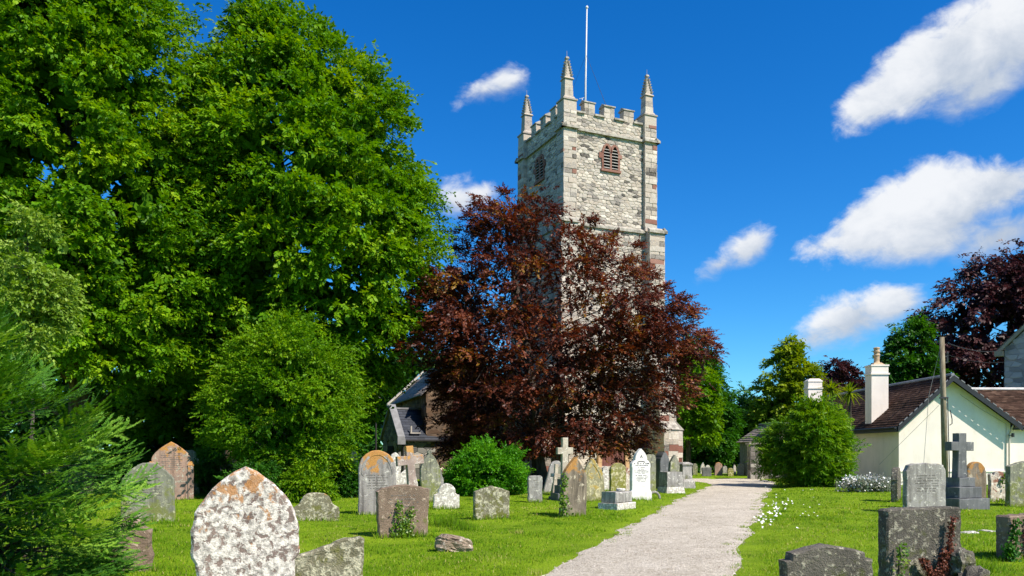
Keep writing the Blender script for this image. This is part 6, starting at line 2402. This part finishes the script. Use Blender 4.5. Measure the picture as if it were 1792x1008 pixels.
def build_grass():
    rng = np.random.default_rng(91)
    Vs, Ts = [], []

    def add(n, d0, d1, hmin, hmax, wdt, pw=1.0, xr=None):
        d = d0 + (d1 - d0) * rng.random(n) ** pw
        x = rng.uniform(-.70, .70, n) * d if xr is None else rng.uniform(xr[0], xr[1], n)
        pin = path_inside(x, d) + .10 * hnoise(x * 3, d * 3, 2.2)
        ok = (pin < .05)
        edge = (pin > -.35)
        ok &= ~(edge & (rng.random(n) < .35))
        x, d, edge, pin = x[ok], d[ok], edge[ok], pin[ok]
        n = len(x)
        lump = np.clip(.5 + .5 * hnoise(x * 1.7, d * 1.7, 3.1), 0, 1)
        lump2 = np.clip(.5 + .5 * hnoise(x * 5.2 + 3, d * 5.2, 1.1), 0, 1)
        h = rng.uniform(hmin, hmax, n) * (.6 + .35 * lump + .4 * lump2) * np.where(edge, .7, 1)
        z = ground_h(x, d)
        th = rng.uniform(0, 2 * math.pi, n)
        ln = rng.uniform(.15, .95, n)
        w = wdt * rng.uniform(.6, 1.3, n)
        ax, ay = np.cos(th), np.sin(th)
        b = np.stack([x, d, z - .01], 1)
        s = np.stack([-ay, ax, np.zeros(n)], 1) * w[:, None]
        mid = b + np.stack([ax * h * ln * .3, ay * h * ln * .3, h * .62], 1)
        tip = b + np.stack([ax * h * ln, ay * h * ln, h * (1 - .25 * ln)], 1)
        V = np.stack([b - s, b + s, tip], 1)
        t = .46 + .16 * (lump - .5) + .26 * (lump2 - .5) + rng.normal(0, .17, n) + .25 * hnoise(x * .55, d * .45, 7)  # lump terms also put darker clump shadows into the blade colour
        t = np.where(rng.random(n) < .025, .98, t)
        t = np.where(edge & (rng.random(n) < np.clip((pin + .35) * 1.6, 0, .7)), rng.uniform(.8, 1.0, n), t)
        Vs.append(V.reshape(-1, 3))
        Ts.append(np.clip(t, 0, 1))
    add(100000, 5.5, 11, .025, .060, .005)
    add(150000, 9.5, 20, .028, .060, .0075, 1.0)
    add(90000, 18, 34, .035, .07, .014, 1.0)
    add(42000, 30, 56, .04, .08, .022)
    # longer grass round the feet of the stones
    for key, (o, w, h, d) in STONE_AT.items():
        if key >= 200:
            continue
        a = o.rotation_euler.z
        n = int(260 if d < 16 else 200)
        u = rng.uniform(-.62, .62, n) * w
        v = -abs(rng.normal(.10, .06, n)) - .02
        x = o.location.x + u * math.cos(a) - v * math.sin(a)
        y = o.location.y + u * math.sin(a) + v * math.cos(a)
        hh = rng.uniform(.06, .20, n) * (.8 if d < 12 else 1)
        th = rng.uniform(0, 6.28, n)
        ln = rng.uniform(.2, .9, n)
        w_ = (.004 if d < 12 else .008) * rng.uniform(.7, 1.3, n)
        ax, ay = np.cos(th), np.sin(th)
        b = np.stack([x, y, ground_h(x, y) - .01], 1)
        s = np.stack([-ay, ax, np.zeros(n)], 1) * w_[:, None]
        mid = b + np.stack([ax * hh * ln * .3, ay * hh * ln * .3, hh * .62], 1)
        tip = b + np.stack([ax * hh * ln, ay * hh * ln, hh * (1 - .25 * ln)], 1)
        Vs.append(np.stack([b - s, b + s, tip], 1).reshape(-1, 3))
        Ts.append(np.clip(rng.normal(.5, .2, n), 0, 1))
    # rougher tussocks and dry stalks here and there
    for i in range(420):
        dd = 7.5 + 26 * rng.random() ** 1.3
        gx, gy = rng.uniform(-.66, .66) * dd, dd
        pin = float(path_inside(np.array([gx]), np.array([gy]))[0])
        if pin > -.05:
            continue
        n = int(rng.integers(25, 80))
        sp = rng.uniform(.05, .16)
        x, y = gx + rng.normal(0, sp, n), gy + rng.normal(0, sp, n)
        hh = rng.uniform(.5, 1, n) * rng.uniform(.06, .13)
        th = rng.uniform(0, 6.28, n)
        ax, ay = np.cos(th), np.sin(th)
        b = np.stack([x, y, ground_h(x, y) - .01], 1)
        s = np.stack([-ay, ax, np.zeros(n)], 1) * (.0045 if gy < 15 else .008)
        tip = b + np.stack([ax * hh * .5, ay * hh * .5, hh * .9], 1)
        Vs.append(np.stack([b - s, b + s, tip], 1).reshape(-1, 3))
        dry = rng.random() < .14
        Ts.append(np.clip(rng.normal(.86 if dry else .3, .14, n), 0, 1))
    # weeds creeping in from the edges of the path
    for i in range(150):
        k = int(rng.integers(40, 330))
        side = rng.random() < .5
        e = (pl if side else pr_)[k]
        gx, gy = e[0] + (1 if side else -1) * abs(rng.normal(0, .16)), e[1]
        n = int(rng.integers(10, 34))
        x, y = gx + rng.normal(0, .05, n), gy + rng.normal(0, .06, n)
        hh = rng.uniform(.02, .055, n)
        th = rng.uniform(0, 6.28, n)
        ax, ay = np.cos(th), np.sin(th)
        b = np.stack([x, y, np.full(n, .004)], 1)
        s = np.stack([-ay, ax, np.zeros(n)], 1) * (.004 if gy < 15 else .008)
        tip = b + np.stack([ax * hh * .6, ay * hh * .6, hh * .9], 1)
        Vs.append(np.stack([b - s, b + s, tip], 1).reshape(-1, 3))
        Ts.append(np.clip(rng.normal(.6, .25, n), 0, 1))
    # a taller tuft
    for px, py, n, hm, sp in ((785, 925, 500, .28, .16), (812, 930, 260, .2, .15), (715, 945, 300, .22, .14), (1712, 1004, 300, .18, .2), (1650, 1003, 260, .2, .2), (560, 1000, 1, .1, .1)):
        gx, gy = gp(px, py)
        x, y = gx + rng.normal(0, sp, n), gy + rng.normal(0, sp, n)
        hh = rng.uniform(.4, 1, n) * hm
        th = rng.uniform(0, 6.28, n)
        ax, ay = np.cos(th), np.sin(th)
        b = np.stack([x, y, ground_h(x, y)], 1)
        s = np.stack([-ay, ax, np.zeros(n)], 1) * .006
        mid = b + np.stack([ax * hh * .15, ay * hh * .15, hh * .62], 1)
        tip = b + np.stack([ax * hh * .5, ay * hh * .5, hh * .9], 1)
        Vs.append(np.stack([b - s, b + s, tip], 1).reshape(-1, 3))
        Ts.append(np.clip(rng.normal(.35, .15, n), 0, 1))
    V = np.concatenate(Vs)
    T = np.concatenate(Ts)
    me = fast_mesh('grass', V, np.arange(len(V)).reshape(-1, 3), T)
    o = link('grass', me, GRASS)
    tag(o, 'short green grass blades covering the churchyard lawn', 'grass', kind='stuff')


build_grass()
